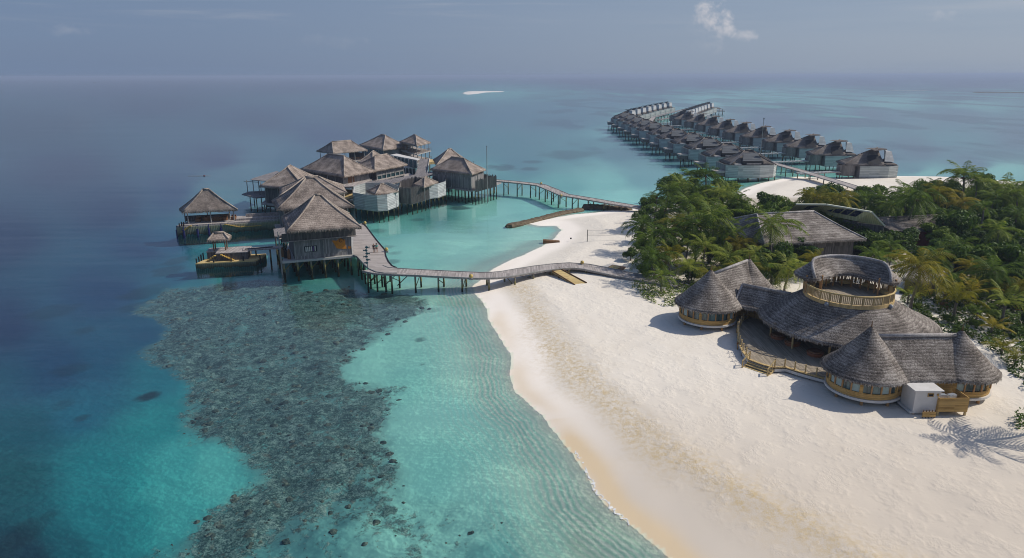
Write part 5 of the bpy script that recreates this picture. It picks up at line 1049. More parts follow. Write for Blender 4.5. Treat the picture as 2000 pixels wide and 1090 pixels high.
for a in (-1, 1):
    for b in (-1, 1): mb = MB(); mb.box((cxe + a * (ew / 2 - .1), cye + b * 1.0, 1.1), (.18, .18, 1.2)); mb.build('post', YEL, o)
for k, lb in enumerate(('left white air conditioner inside the raised bamboo fenced box', 'right white air conditioner tilted against the fence of the bamboo box')):
    mb = MB(); mb.box((cxe - .55 + k * 1.1, cye + .2, 2.4), (.95, .5, .8), k * .35); q = mb.build('air_conditioner', WHITE); tag(q, lb, 'air conditioner'); 
    mb = MB(); mb.box((cxe - .55 + k * 1.1, cye + .2, 2.83), (.9, .46, .06), k * .35); mb.build('lid', METAL, q)
p = G(1813, 817, 1.0); o = root('bamboo_rack', 'small low bamboo fence panel with pegs in front of the white annexe', 'rack', tuple(p))
mb = MB(); mb.box((p.x, p.y, 1.45), (1.35, .14, .55)); mb.build('panel', BAMB, o)
for k in range(5): mb = MB(); mb.tube([(p.x - .6 + k * .3, p.y, 1.0), (p.x - .6 + k * .3, p.y, 1.95)], .05, 5); mb.build('peg', TEAK, o)
# left wing
c3, c4 = (27.9, 93.3), (34.9, 98.3)
o = root('beach_pavilion', 'far beach pavilion wing of two thatched cones beside the leafy beach vines', 'pavilion', (31, 95, 1))
cone_roof(o, c3, 4.75, 4.05, Zat(c3[0], c3[1], 528)); round_room(o, c3, 3.9, 1.62, 4.1); cone_roof(o, c4, 4.9, 3.95, Zat(c4[0], c4[1], 506))
mb = MB(); mb.lathe((c4[0], c4[1], 0), [(4.0, 1.4), (4.0, 4.0)], 32); mb.build('wall', BAMB, o)
gable_roof(o, (28.4, 93.7, 0), (34.5, 98.0, 0), Zat(30, 95, 530), 4.0, 4.0, zb=Zat(34, 97.6, 511))
ga, gb = G(1450, 555, 6.6), G(1545, 573, 6.6)
gable_roof(o, tuple(ga), tuple(gb), 6.5, 2.6, 4.1, name='link_roof')
wl = G(1458, 617, 1.7); wr = G(1503, 630, 1.7); wall(o, BAMB, wl, wr, 1.6, 2.5, .12, 'link_wall')
for t in (0, .35, .65, 1): p = wl.lerp(wr, t); mb = MB(); mb.box((p.x, p.y, 3.0), (.2, .2, 2.2)); mb.build('link_post', TEAK_L, o)
# great hall
cm, cr_ = (44.0, 86.0), (43.2, 84.8)
o = root('beach_hall', 'large round thatched beach hall carrying a circular fenced lookout terrace', 'hall', (44, 86, 1))
zr_ = 7.9; th = [2 * math.pi * k / 48 for k in range(48)]
cs = [Vector((cm[0] + 11.0 * math.cos(t), cm[1] + 11.0 * math.sin(t), 4.15)) for t in th]; tg = [Vector((cr_[0] + 5.0 * math.cos(t), cr_[1] + 5.0 * math.sin(t), zr_)) for t in th]
thatch(o, cs, tg, TH_B, None, step=.42, rows=18, sag=.05, thick=.4, fringe=.5, rough=.05)
mb = MB(); mb.lathe((cr_[0], cr_[1], 0), [(5.35, zr_ - .75), (5.35, zr_ + .12), (5.1, zr_ + .12)], 48); mb.build('terrace_fascia', YEL, o)
mb = MB(); mb.lathe((cr_[0], cr_[1], 0), [(.01, zr_ + .1), (5.2, zr_ + .1)], 48); mb.build('terrace_floor', TDECK, o)
NR = 26
for k in range(NR):
    a0_, a1_ = 2 * math.pi * k / NR, 2 * math.pi * (k + 1) / NR; p0 = (cr_[0] + 5.25 * math.cos(a0_), cr_[1] + 5.25 * math.sin(a0_)); p1_ = (cr_[0] + 5.25 * math.cos(a1_), cr_[1] + 5.25 * math.sin(a1_))
    mb = MB(); mb.box((p0[0], p0[1], zr_ + .7), (.12, .12, 1.15), a0_); mb.build('railing_post', YEL, o)
    mb = MB()
    for j in range(6): q = Vector(p0).lerp(Vector(p1_), (j + .5) / 6); mb.beam((q.x, q.y, zr_ + .25), (q.x, q.y, zr_ + 1.15), .11, .03)
    mb.beam((*p0, zr_ + .25), (*p1_, zr_ + .25), .05, .06); mb.build('railing_panel', BAMP, o)
mb = MB(); pts = [(cr_[0] + 5.25 * math.cos(2 * math.pi * k / 52), cr_[1] + 5.25 * math.sin(2 * math.pi * k / 52), zr_ + 1.25) for k in range(53)]; mb.tube(pts, .11, 6); mb.build('handrail', YDECK, o)
for t in (-2.45, -.95): mb = MB(); p = (cr_[0] + 5.5 * math.cos(t), cr_[1] + 5.5 * math.sin(t), zr_ - .2); mb.ball(p, .28, 7); mb.build('loudspeaker', METAL, o)
NP_ = 13
for k in range(NP_): t = 2 * math.pi * (k + .5) / NP_; mb = MB(); mb.tube([(cm[0] + 9.7 * math.cos(t), cm[1] + 9.7 * math.sin(t), 1.6), (cm[0] + 9.7 * math.cos(t), cm[1] + 9.7 * math.sin(t), 4.6)], .13, 7); mb.build('post', YEL, o)
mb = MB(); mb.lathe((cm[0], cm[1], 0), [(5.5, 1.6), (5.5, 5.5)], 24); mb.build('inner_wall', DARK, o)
# curved lookout roof over the far half of the terrace
A0_, A1_ = R_(-27), R_(184); K = 22; ins_p, rid, out_p = [], [], []
def rp(r_, t, z_): return Vector((cr_[0] + r_ * math.cos(t), cr_[1] + r_ * math.sin(t), z_))
for k in range(K + 1):
    u = k / K; t = A0_ + (A1_ - A0_) * u; e = min(1.0, min(u, 1 - u) / .16); e = e ** .7
    zr2 = 10.0 + 1.75 * e; mid = 4.5; hw = 2.35 * (.12 + .88 * e); ins_p.append(rp(mid - hw, t, 10.0)); rid.append(rp(mid + .1, t, zr2)); out_p.append(rp(mid + hw, t, 9.9))
ol = out_p + ins_p[::-1]; tg_ = rid + rid[::-1]
lo = thatch(o, ol, tg_, TH_B, None, step=.45, rows=9, sag=.03, thick=.3, fringe=0, rough=.04, name='lookout_roof', soffit=False)
mb = MB()
for line_, sgn in ((ins_p, -1), (out_p, 1)):
    for i in range(K):
        a, b = line_[i], line_[i + 1]; k_ = max(2, int((b - a).length / .12))
        for j in range(k_):
            for _ in range(2): p = a.lerp(b, random.random()); e = (b - a).normalized() * random.uniform(.05, .1); l = random.uniform(.3, .62); mb.add((p - e, p + e, p + Vector((0, 0, -l))), ((0, 1, 2),))
mb.build('fringe', TH_B, lo); mb = MB(); mb.tube([p + Vector((0, 0, .06)) for p in rid], .2, 6); mb.build('ridge_cap', CAP_B, lo, smooth=True)
for k in range(1, K, 2):
    t = A0_ + (A1_ - A0_) * k / K
    for r_ in (3.4, 5.3): mb = MB(); q = rp(r_, t, zr_); mb.tube([q, q + Vector((0, 0, 2.4))], .11, 6); mb.build('lookout_post', TEAK_L, o)
for k in range(2, K - 1, 4): t = A0_ + (A1_ - A0_) * k / K; q = rp(4.4, t, zr_ + .45); mb = MB(); mb.box(tuple(q), (.6, 1.6, .5), t); mb.build('bench', YDECK, o)
# front terrace with rope fence and steps
o = root('beach_terrace', 'curved boarded terrace with rope fence and timber steps in front of the great hall', 'terrace', (34, 79, 1))
edge = [G(a, b, 1.95) for a, b in ((1468, 614), (1450, 624), (1441, 640), (1443, 662), (1452, 684), (1464, 699), (1488, 708), (1513, 715), (1535, 714), (1560, 722), (1585, 729), (1612, 736), (1640, 742))]
zt = 1.75
mb = MB(); hub = (44.0, 85.0); ring_ = edge + [Vector((48, 75.5, 0)), Vector((52, 80, 0))]
for i in range(len(ring_) - 1): mb.prism([hub, ring_[i].xy, ring_[i + 1].xy], zt - .12, zt)
mb.prism([hub, (33.5, 93.8), ring_[0].xy], zt - .12, zt); mb.build('deck', TDECK, o)
mb = MB(); pl = edge
for i in range(len(pl) - 1): a, b = V(pl[i], zt - .35), V(pl[i + 1], zt - .35); mb.beam(a, b, .2, .34)
mb.build('white_skirt', WHITE, o); mb = MB()
for i in range(len(pl) - 1): mb.beam(V(pl[i], zt + .01), V(pl[i + 1], zt + .01), .34, .1)
mb.build('edge_board', YEL, o)
for i in range(0, len(pl) - 1): p = pl[i]; mb = MB(); mb.box((p.x, p.y + .3, .9), (.16, .16, 1.2)); mb.build('stilt', TEAK, o)
def fence(run):
    tot = [0]
    for i in range(len(run) - 1): tot.append(tot[-1] + (run[i + 1] - run[i]).length)
    n_ = max(1, round(tot[-1] / 1.35)); P = []
    for k in range(n_ + 1):
        s_ = tot[-1] * k / n_; i = max(j for j in range(len(run) - 1) if tot[j] <= s_ + 1e-6); P.append(run[i].lerp(run[i + 1], (s_ - tot[i]) / max(1e-6, tot[i + 1] - tot[i])))
    for p in P: mb = MB(); mb.tube([V(p, zt), V(p, zt + 1.05)], .09, 6); mb.build('fence_post', YEL, o)
    for i in range(n_):
        for h0 in (.95, .5): mb = MB(); mb.tube([P[i].lerp(P[i + 1], t) .xy.to_3d() + Vector((0, 0, zt + h0 - .9 * t * (1 - t))) for t in (0, .25, .5, .75, 1)], .028, 4); mb.build('rope', ROPE, o)
fence(edge[0:6]); fence(edge[7:])
sa, sb = edge[5], edge[7]; d = (sb - sa).normalized(); nn = Vector((d.y, -d.x, 0))
for k in range(4): mb = MB(); mb.prism([sa + nn * (.1 + .36 * k), sb + nn * (.1 + .36 * k), sb + nn * (.46 + .36 * k), sa + nn * (.46 + .36 * k)], zt - .32 - .2 * k, zt - .22 - .2 * k); mb.build('step', YDECK, o)
for p in (sa, sb):
    q = p + nn * 1.5
    mb = MB(); mb.beam(V(p, zt + 1.0), V(q, zt + .25), .12, .1); mb.beam(V(p, zt), V(p, zt + 1.05), .14, .14); mb.beam(V(q, .8), V(q, zt + .3), .14, .14); mb.beam(V(p, zt - .3), V(q, .9), .1, .25)
    for t in (.33, .66): mb.beam(V(p.lerp(q, t), 1.2), V(p.lerp(q, t), zt + 1 - .75 * t), .05, .05)
    mb.build('stair_rail', YEL, o)
for px, py, lb in ((1548, 668, 'round terracotta seat under the eave, left of the terrace steps line'), (1592, 688, 'round terracotta seat under the eave close to the nearest cone'), (1520, 655, 'round dark seat deep under the eave of the great hall')):
    p = G(px, py, 2.1); q = root('round_seat', lb, 'seat', (p.x, p.y, zt)); mb = MB(); mb.lathe((p.x, p.y, zt), [(.9, 0), (1.0, .4), (.01, .42)], 18); mb.build('base', TERRA, q); mb = MB(); mb.lathe((p.x, p.y, zt), [(.85, .42), (.8, .6), (.01, .62)], 18); mb.build('cushion', FURN, q)
# driftwood sculpture, post and pot at the foot of the terrace
p = G(1452, 690, 1.1); o = root('driftwood', 'bleached driftwood branches leaning on the terrace corner by the steps', 'driftwood', (p.x, p.y, 1))
for k in range(9):
    a = R_(40 * k); l = random.uniform(.7, 1.7); mb = MB(); b0 = Vector((p.x, p.y, 1.0)); m1 = b0 + Vector((math.cos(a) * l * .35, math.sin(a) * l * .3, l * .5)); m2 = m1 + Vector((random.uniform(-.4, .2), random.uniform(-.3, .3), l * .5)); mb.tube([b0, m1, m2], [.1, .07, .02], 5); mb.build('branch', DRIFT, o)
p = G(1440, 683, 1.0); o = root('marker_post', 'short brown marker post standing on sand beside the terrace', 'post', tuple(p)); pile(o, p, 2.0, .7, .08, 'post', TEAK_L); mb = MB(); mb.box((p.x, p.y, 1.9), (.28, .12, .2)); mb.build('board', TEAK, o)
p = G(1456, 693, 1.0); o = root('flower_pot', 'round terracotta pot on the sand at the left foot of the steps', 'pot', tuple(p)); mb = MB(); mb.lathe((p.x, p.y, .98), [(.16, 0), (.3, .22), (.26, .42), (.2, .42)], 12); mb.build('pot', TERRA, o); mb = MB(); mb.ball((p.x, p.y, 1.5), .22, 6); mb.build('plant', LEAF, o)

# ------------------------------------------------------------------ roofs inside the jungle
def hut(name, label, FL, FR, ze, depth, apy, half, mat, cap, wallm=BOARD_D, cat='house', step=.8):
    a, b = G(FL[0], FL[1], ze), G(FR[0], FR[1], ze); d = (b - a).normalized(); nn = Vector((-d.y, d.x, 0)) * depth
    cs = [a, b, b + nn, a + nn]; c = sum(cs, Vector()) / 4; o = root(name, label, cat, (c.x, c.y, 1))
    thatch(o, cs, ridge_targets(cs, 'FR', half, Zat(c.x, c.y, apy)), mat, cap, step=step, rows=12, sag=.04, thick=.35, fringe=.5, caps=[0, 1, 2, 3])
    w_ = inset(cs, .86)
    for i in range(4): wall(o, wallm, w_[i], w_[(i + 1) % 4], .9, ze - .1)
    return o, cs
hut('thatched_house', 'very large grey thatched roof in the jungle behind the great hall', (1494, 478), (1692, 467), 5.5, 21, 415.5, 6.2, TH_B2 if 'TH_B2' in globals() else TH_B, CAP_B)
hut('thatched_house', 'small grey thatched shelter behind the tall yellowish palm', (1764, 545), (1833, 556), 3.2, 8, 526, 2.4, TH_B, CAP_B)
hut('red_walled_house', 'red walled house with a brown roof deep in the jungle on the right', (1742, 452), (1866, 446), 5.0, 12, 424, 8, TH_V, CAP_V, REDW)
for (lb, q, zt_, zb_) in (('pale green metal roof with solar panels behind the very large thatched roof', [(1556, 402), (1668, 419), (1652, 437), (1530, 412)], 9.5, 9.0),):
    o = root('metal_roofed_building', lb, 'building', tuple(G(1620, 420, 1)))
    r0, r1, r2 = G(1555, 399, 9.8), G(1614, 399.5, 9.8), G(1702, 414, 9.8)
    f0, f1, f2 = G(1540, 412, 7.2), G(1600, 416, 7.2), G(1672, 432, 7.2)
    e2 = G(1727, 441, 7.0)
    mb = MB(); mb.add([f0, f1, f2, r2, r1, r0], ((0, 1, 4, 5), (1, 2, 3, 4))); mb.add([f2, e2, r2], ((0, 1, 2),)); bk = Vector((3, 9, -2.6)); mb.add([r0, r1, r2, r2 + bk, r1 + bk, r0 + bk], ((0, 1, 4, 5), (1, 2, 3, 4))); mb.build('roof', LGREEN, o)
    up = Vector((0, 0, .12))
    for (a, b, c_, d_) in (((.42, .25), (.88, .25), (.9, .75), (.46, .75)),):
        L = lambda s_, t_, A=f0, B=f1, Cc=r1, D=r0: A.lerp(B, s_).lerp(D.lerp(Cc, s_), t_) + up
        mb = MB(); mb.add([L(*a), L(*b), L(*c_), L(*d_)], ((0, 1, 2, 3),)); mb.build('solar_panel', SOLAR, o)
    for s0 in (.06, .27, .48, .69):
        L = lambda s_, t_: f1.lerp(f2, s_).lerp(r1.lerp(r2, s_), t_) + up
        mb = MB(); mb.add([L(s0 + .02, .3), L(s0 + .19, .3), L(s0 + .19, .85), L(s0 + .02, .85)], ((0, 1, 2, 3),)); mb.build('solar_panel', SOLAR, o)
    for a, b in ((f0, f1), (f1, f2), (f2, e2)): wall(o, BOARD_D, a, b, .9, 7.0)
    mb = MB(); mb.beam(r0, r1, .5, .25); mb.beam(r1, r2, .5, .25); mb.beam(r2, e2, .5, .25); mb.build('ridge', m_plain('pale_ridge', (.6, .62, .5), .1), o)
p = G(1892, 463, 2); o = root('white_tank', 'white object glimpsed between shrubs far right', 'tank', (p.x, p.y, 1)); mb = MB(); mb.box((p.x, p.y, 3.4), (3.2, 2, 2.2)); mb.build('body', WHITE, o); mb = MB(); mb.box((p.x, p.y, 4.55), (3.4, 2.2, .15)); mb.build('lid', METAL, o)
p = G(1990, 592, 2); o = root('orange_crate', 'orange box half hidden in leaves at the right edge', 'box', (p.x, p.y, 1)); mb = MB(); mb.box((p.x, p.y, 1.9), (1.3, 1, 1.7)); mb.build('body', ORANGE, o); mb = MB(); mb.box((p.x, p.y, 2.8), (1.4, 1.1, .1)); mb.build('lid', TEAK, o)
p = G(1843, 604, 1.2); o = root('garden_bench', 'dark bench on the shaded sand clearing', 'bench', (p.x, p.y, 1)); mb = MB(); mb.box((p.x, p.y, 1.65), (1.2, .4, .08)); mb.build('seat', TEAK, o); mb = MB(); mb.box((p.x, p.y + .2, 2.0), (1.2, .06, .45)); mb.build('backrest', TEAK, o)
for s_ in (-.5, .5): mb = MB(); mb.box((p.x + s_, p.y, 1.35), (.08, .35, .6)); mb.build('leg', TEAK, o)
p = G(1281, 548, 1.4); o = root('bamboo_torch', 'pale feathery torch pole beside the boardwalk end', 'torch', tuple(p)); pile(o, p, 2.9, .9, .05, 'pole', TEAK); mb = MB(); mb.ball((p.x, p.y, 3.1), .35, 5, 1.1); mb.build('head', DRIFT, o)

# ------------------------------------------------------------------ vegetation
def palm_crown(mat, nf, L, seed, young=False):
    rnd = random.Random(seed); mb = MB()
    for k in range(nf):
        if rnd.random() < .12: continue
        az_ = 2 * math.pi * (k * .618 + rnd.uniform(-.03, .03)); ring_ = k / nf
        el_ = (1.35 - 1.75 * ring_ + rnd.uniform(-.15, .15)) if not young else (1.45 - 1.0 * ring_)
        ln = L * rnd.uniform(.8, 1.08) * (.72 + .28 * min(1, ring_ * 2.2)); pts = []; p = Vector((0, 0, 0)); e = el_; ns = 9
        dr = (.74 + rnd.uniform(-.2, .4)) * (1 if not young else .8)
        for j in range(ns + 1):
            pts.append(p.copy()); e -= dr / ns * (1 + j * .18); p = p + Vector((math.cos(az_) * math.cos(e), math.sin(az_) * math.cos(e), math.sin(e))) * (ln / ns)
        side = Vector((-math.sin(az_), math.cos(az_), 0)); tw = rnd.uniform(-.35, .35)
        for j in range(ns): mb.add([pts[j] - side * .045, pts[j] + side * .045, pts[j + 1] + side * .03, pts[j + 1] - side * .03], ((0, 1, 2, 3),))
        nl = 15
        for j in range(nl):
            u = .1 + .9 * (j + .5) / nl; x_ = u * ns; i = min(ns - 1, int(x_)); q = pts[i].lerp(pts[i + 1], x_ - i); d = (pts[i + 1] - pts[i]).normalized()
            ll = ln * .27 * math.sin(math.pi * min(1, .12 + u * .88)) ** .6 * rnd.uniform(.8, 1.15) + .08
            for sg in (-1, 1):
                dirn = (side * sg * .8 + d * .65 + Vector((0, 0, -.18 - .28 * rnd.random() + tw * sg))).normalized(); w_ = d * (ln / nl * .27)
                tip = q + dirn * ll + Vector((0, 0, -.12 * ll)); mid = q + dirn * ll * .55 + Vector((0, 0, .03))
                mb.add([q - w_ * .6, q + w_ * .6, mid + w_ * .8, tip, mid - w_ * .8], ((0, 1, 2, 3, 4),))
    return mb
PROT = {}
def palm_proto(key, mat, nf, L, h, lean, seed, young=False):
    o = root('palm_tree', 'x', 'palm tree', (0, 0, 0)); rnd = random.Random(seed); pts = []
    for j in range(8): u = j / 7; pts.append((lean * u * u * h, .02 * math.sin(j) * h, h * u))
    mb = MB(); mb.tube([(0, 0, -.4)] + pts, [.26, .22, .18, .16, .15, .14, .13, .13, .15], 7); mb.build('trunk', TRUNK, o, smooth=True)
    mb = palm_crown(mat, nf, L, seed, young); top = Vector(pts[-1]); mb.v = [(v[0] + top.x, v[1] + top.y, v[2] + top.z) for v in mb.v]; mb.build('crown', mat, o, uvs=False)
    if not young:
        mb = MB()
        for k in range(6): t = k * 1.05; mb.ball((top.x + .25 * math.cos(t), top.y + .25 * math.sin(t), top.z - .22), .14, 5)
        mb.build('coconut', FURN, o)
    PROT[key] = (o, top)
palm_proto('t1', PALM, 26, 4.6, 8.0, .06, 11); palm_proto('t2', PALM, 24, 4.9, 8.0, -.05, 12); palm_proto('t3', PALM, 28, 4.4, 8.0, .1, 13); palm_proto('ty', PALM_Y, 26, 4.8, 8.0, -.04, 14); palm_proto('t4', PALM, 17, 3.4, 8.0, .05, 15)
palm_proto('y1', PALM_Y, 11, 3.2, 1.2, .02, 21, True); palm_proto('y2', PALM, 13, 3.6, 1.6, .0, 22, True)
used = set()
def palm(key, px, py, h, label, rpx=None, rz=None, grp='coconut palms of the island', gz=1.0):
    """px,py: bearing of the crown centre; h: trunk height; rpx: crown radius seen in the photo"""
    pr, top = PROT[key]; p = G(px, py, gz + h); sc_h = h / top.z
    dist = (p - Vector((0, 0, CAM_H))).length; crown = {'t1': 4.3, 't2': 4.5, 't3': 4.1, 'ty': 4.5, 't4': 3.2, 'y1': 2.6, 'y2': 3.0}[key]
    s_ = (rpx / FPX * dist / crown * 1.14) if rpx else 1.0
    rz = random.uniform(0, 6.28) if rz is None else rz
    off = Matrix.Rotation(rz, 3, 'Z') @ Vector((top.x * s_, top.y * s_, 0)); loc = (p.x - off.x, p.y - off.y, gz)
    o = copy_tree(pr, loc, rz, (s_, s_, sc_h), label) if key in used else pr
    if key not in used: used.add(key); o.location = loc; o.rotation_euler.z = rz; o.scale = (s_, s_, sc_h); o['label'] = label
    for ch in COL.objects[-6:]:
        if ch.parent == o and ch.name.startswith(('crown', 'coconut')):
            k = s_ / sc_h; ch.scale = (1, 1, k); ch.location = (0, 0, top.z * (1 - k))
    if key == 'x': pass
    o['group'] = grp; return o
PL = [('t4', 1283, 385, 7.5, 27, 'slender leaning palm standing alone at the left tip of the jungle'),
 ('t1', 1330, 360, 9, 34, 'palm crown against the lagoon, second from the left tip'), ('t2', 1378, 343, 10.5, 38, 'tallest palm crown rising in front of the first water villa of the left row'),
 ('t3', 1345, 395, 8.5, 38, 'dense palm between the slender edge palm and the tallest crown'), ('t1', 1393, 425, 8.6, 56, 'big spreading palm with a long bare trunk in the middle of the left jungle'),
 ('ty', 1322, 435, 6.5, 44, 'yellowish palm left of the big spreading palm'), ('t2', 1272, 468, 5.5, 44, 'palm hanging over the sand behind the volleyball net'), ('t3', 1275, 505, 4.2, 44, 'low palm over the small timber platform'),
 ('t1', 1300, 410, 7, 32, 'palm behind the slender edge palm'), ('t2', 1508, 440, 8.0, 54, 'dark palm standing in front of the very large thatched roof'), ('ty', 1443, 478, 4.5, 40, 'yellowish low palm between big palm and dark palm'),
 ('t2', 1345, 522, 3.0, 40, 'low palm at the end of the curved boardwalk'), ('ty', 1388, 537, 2.4, 34, 'yellow fronded young palm just left of the farther cone roof'), ('t1', 1540, 523, 4.2, 44, 'palm between the farther cones and the lookout terrace'),
 ('ty', 1592, 505, 3.5, 32, 'yellow fronds poking up left of the lookout roof'), ('ty', 1797, 518, 7.5, 60, 'large bright yellow green palm right of the lookout terrace'), ('t1', 1788, 388, 9.5, 50, 'tall palm with visible trunk in front of the red walled house'),
 ('t2', 1882, 345, 9.5, 42, 'tall palm against the sea on the far right beach'), ('t4', 1852, 368, 6.5, 24, 'small palm left of the tall beach palm on the right'), ('t3', 1963, 368, 8.5, 36, 'rounded palm near the right edge against the far beach'),
 ('t4', 1921, 405, 8, 28, 'slim palm with bare trunk among dark shrubs on the right'), ('t2', 1720, 388, 7, 32, 'palm at the landward end of the villa walkway'), ('t4', 1828, 360, 6.5, 20, 'little palm crown on the skyline of the far beach'),
 ('t3', 1940, 530, 4.8, 48, 'wide dark palm near the right edge'), ('y1', 1868, 592, 2.6, 36, 'yellow green young palm in the sandy clearing'), ('y1', 1897, 572, 2.4, 34, 'young palm right of the clearing'), ('y2', 1963, 598, 2.8, 40, 'young palm in front of the wide dark palm'),
 ('y1', 1938, 640, 1.2, 26, 'small palm sprout above the nearest right cone roof'), ('y1', 1958, 680, .9, 24, 'tiny yellow palm right of the nearest right cone roof'), ('y1', 1985, 700, .8, 24, 'tiny palm touching the right edge'), ('y2', 1775, 575, 1.6, 24, 'small palm at the foot of the lookout terrace'),
 ('t1', 1420, 372, 7, 28, 'palm crown left of the far beach'), ('t3', 1360, 372, 9, 34, 'palm just below the tallest crown'), ('t2', 1340, 470, 5, 40, 'palm low among broad leaves left of the big trunk'), ('t4', 1450, 400, 7, 24, 'small palm behind the dark palm'),
 ('t1', 1870, 480, 5.5, 34, 'palm half sunk in shrubs on the right'), ('y2', 1910, 610, 1.8, 28, 'bushy young palm beside the clearing bench'), ('y1', 1845, 575, 2.0, 26, 'short palm above the clearing bench')]
for kx, px, py, h, rp_, lb in PL: palm(kx, px, py, h, lb, rp_)
grove = [(1256, 440, 5.5), (1300, 455, 7.2), (1352, 440, 7.5), (1308, 492, 4.5), (1375, 482, 4.6), (1420, 452, 6.5), (1425, 505, 4.2), (1370, 398, 8.5), (1405, 378, 8.5), (1350, 345, 10), (1306, 372, 8.5), (1290, 540, 2.6),
         (1475, 500, 4.4), (1455, 530, 3.2), (1500, 525, 3.6), (1440, 388, 7.5)]
for i, (px, py, h) in enumerate(grove): palm(('t1', 't2', 't3', 'ty', 't4')[i % 5] if i % 2 else ('t2', 't3')[i % 4 // 2], px, py, h * random.uniform(.92, 1.08), 'coconut palm in the dense grove between the volleyball sand and the farther cones', random.uniform(30, 44) * (.85 if py < 400 else 1.08), grp='palms of the dense grove')
side = [(1908, 352, 9), (1830, 376, 8), (1985, 378, 8.5), (1945, 384, 8), (1768, 378, 8), (1640, 388, 7.5), (1690, 395, 6), (1740, 400, 6.5), (1850, 425, 6), (1880, 395, 7), (1985, 420, 6.5), (1950, 450, 6), (1830, 500, 4.5), (1900, 520, 4.2), (1980, 500, 4.6), (1860, 550, 3.2), (1910, 560, 3), (1990, 560, 3), (1740, 480, 5), (1710, 500, 4.4), (1650, 392, 6), (1590, 385, 6.4)]
for i, (px, py, h) in enumerate(side): palm(('t2', 'ty', 't3', 't1')[i % 4], px, py, h, 'coconut palm scattered through the jungle behind and right of the great hall', random.uniform(26, 38), grp='palms of the right jungle')
pg = G(1915, 865, .9); sh = 7.5 / math.tan(R_(SUN_EL)); pr, top = PROT['t2']
copy_tree(pr, (pg.x + sh * math.cos(R_(SUN_AZ)), pg.y + sh * math.sin(R_(SUN_AZ)) + .3, 1.0), 1.0, (1.15, 1.15, .95), 'palm outside the right edge whose shadow lies on the near sand')
# broad leaved trees
def tree_proto(seed, mat, w_, h, nleaf, ls):
    rnd = random.Random(seed); o = root('broadleaf_tree', 'x', 'tree', (0, 0, 0)); tb = MB(); tb.tube([(0, 0, -.5), (.1, 0, h * .35), (0, .1, h * .6)], [.22, .17, .1], 6)
    lumps = []
    for k in range(13):
        a = rnd.uniform(0, 6.28); rr = w_ * math.sqrt(rnd.random()) * .72; z = h * rnd.uniform(.38, .86) * (1 - .25 * (rr / w_) ** 2); r_ = w_ * rnd.uniform(.26, .42); lumps.append((Vector((rr * math.cos(a), rr * math.sin(a), z)), r_))
        if k < 6: tb.tube([(0, 0, h * .3), tuple(Vector((rr * math.cos(a), rr * math.sin(a), z)) * .6 + Vector((0, 0, h * .12))), (rr * math.cos(a), rr * math.sin(a), z)], [.1, .06, .03], 4)
    tb.build('trunk', BARK, o); mb = MB()
    for k in range(nleaf):
        c, r_ = lumps[k % len(lumps)]; v = Vector((rnd.gauss(0, 1), rnd.gauss(0, 1), rnd.gauss(0, 1) * .8 + .25)).normalized(); q = c + Vector((v.x, v.y, v.z * .75)) * r_ * rnd.uniform(.72, 1.12)
        n_ = (v + Vector((rnd.gauss(0, .55), rnd.gauss(0, .55), rnd.gauss(0, .55) + .35))).normalized(); t = n_.orthogonal().normalized(); t = (Matrix.Rotation(rnd.uniform(0, 6.28), 3, n_) @ t); b = n_.cross(t); s_ = ls * rnd.uniform(.6, 1.25)
        mb.add([q - t * s_, q + b * s_ * .45, q + t * s_, q - b * s_ * .45], ((0, 1, 2, 3),))
    mb.build('crown', mat, o, uvs=False); return o
TP = [tree_proto(30, LEAF, 3.0, 5.4, 2300, .30), tree_proto(31, LEAF_D, 3.3, 6.0, 2400, .30), tree_proto(32, LEAF, 2.6, 4.6, 1900, .27), tree_proto(33, LEAF_D, 2.8, 5.0, 2000, .27), tree_proto(34, LEAF, 3.4, 6.6, 2500, .32), tree_proto(35, LEAF, 2.2, 3.4, 1500, .24)]
tused = set()
ZON = [(lambda p: p.y > 190, 'broad leaved tree in the dark hedge along the far beach', 'trees along the far beach'),
       (lambda p: p.x < 34, 'broad leaved tree in the thicket between the volleyball sand and the farther cones', 'trees of the left thicket'),
       (lambda p: p.x < 75 and p.y > 128, 'broad leaved tree around the very large thatched roof', 'trees around the large thatched roof'),
       (lambda p: p.y > 128, 'broad leaved tree in the deep jungle around the red walled house', 'trees of the deep jungle'),
       (lambda p: True, 'broad leaved tree in the undergrowth right of the great hall', 'trees right of the great hall')]
def tree(x_, y_, s_, k=None, label=None, grp=None, gz=.9):
    k = random.randrange(6) if k is None else k; p = Vector((x_, y_, 0))
    if label is None:
        for f, lb, g_ in ZON:
            if f(p): label, grp = lb, g_; break
    if k in tused: o = copy_tree(TP[k], (x_, y_, gz), random.uniform(0, 6.28), (s_, s_, s_ * random.uniform(.85, 1.15)), label)
    else: o = TP[k]; tused.add(k); o.location = (x_, y_, gz); o.scale = (s_,) * 3; o['label'] = label
    o['group'] = grp or 'trees'
def in_poly(poly, x_, y_):
    ins_ = False; n_ = len(poly)
    for i in range(n_):
        (ax_, ay_), (bx_, by_) = poly[i], poly[(i + 1) % n_]
        if (ay_ > y_) != (by_ > y_) and x_ < (bx_ - ax_) * (y_ - ay_) / (by_ - ay_) + ax_: ins_ = not ins_
    return ins_
FOR = px_poly([(1250, 542), (1228, 512), (1245, 470), (1250, 425), (1268, 405), (1320, 378), (1385, 384), (1440, 416), (1490, 412), (1600, 408), (1720, 411), (1830, 402), (2000, 398), (2140, 398), (2300, 640), (2150, 640), (2010, 600), (1960, 560), (1900, 560),
               (1850, 545), (1790, 530), (1700, 505), (1620, 505), (1560, 530), (1520, 555), (1470, 545), (1400, 552), (1330, 553)], 1.0)
KEEP = []                         # places that must stay open: (x, y, radius)
c = sum([G(1494, 478, 5.5), G(1692, 467, 5.5)], Vector()) / 2
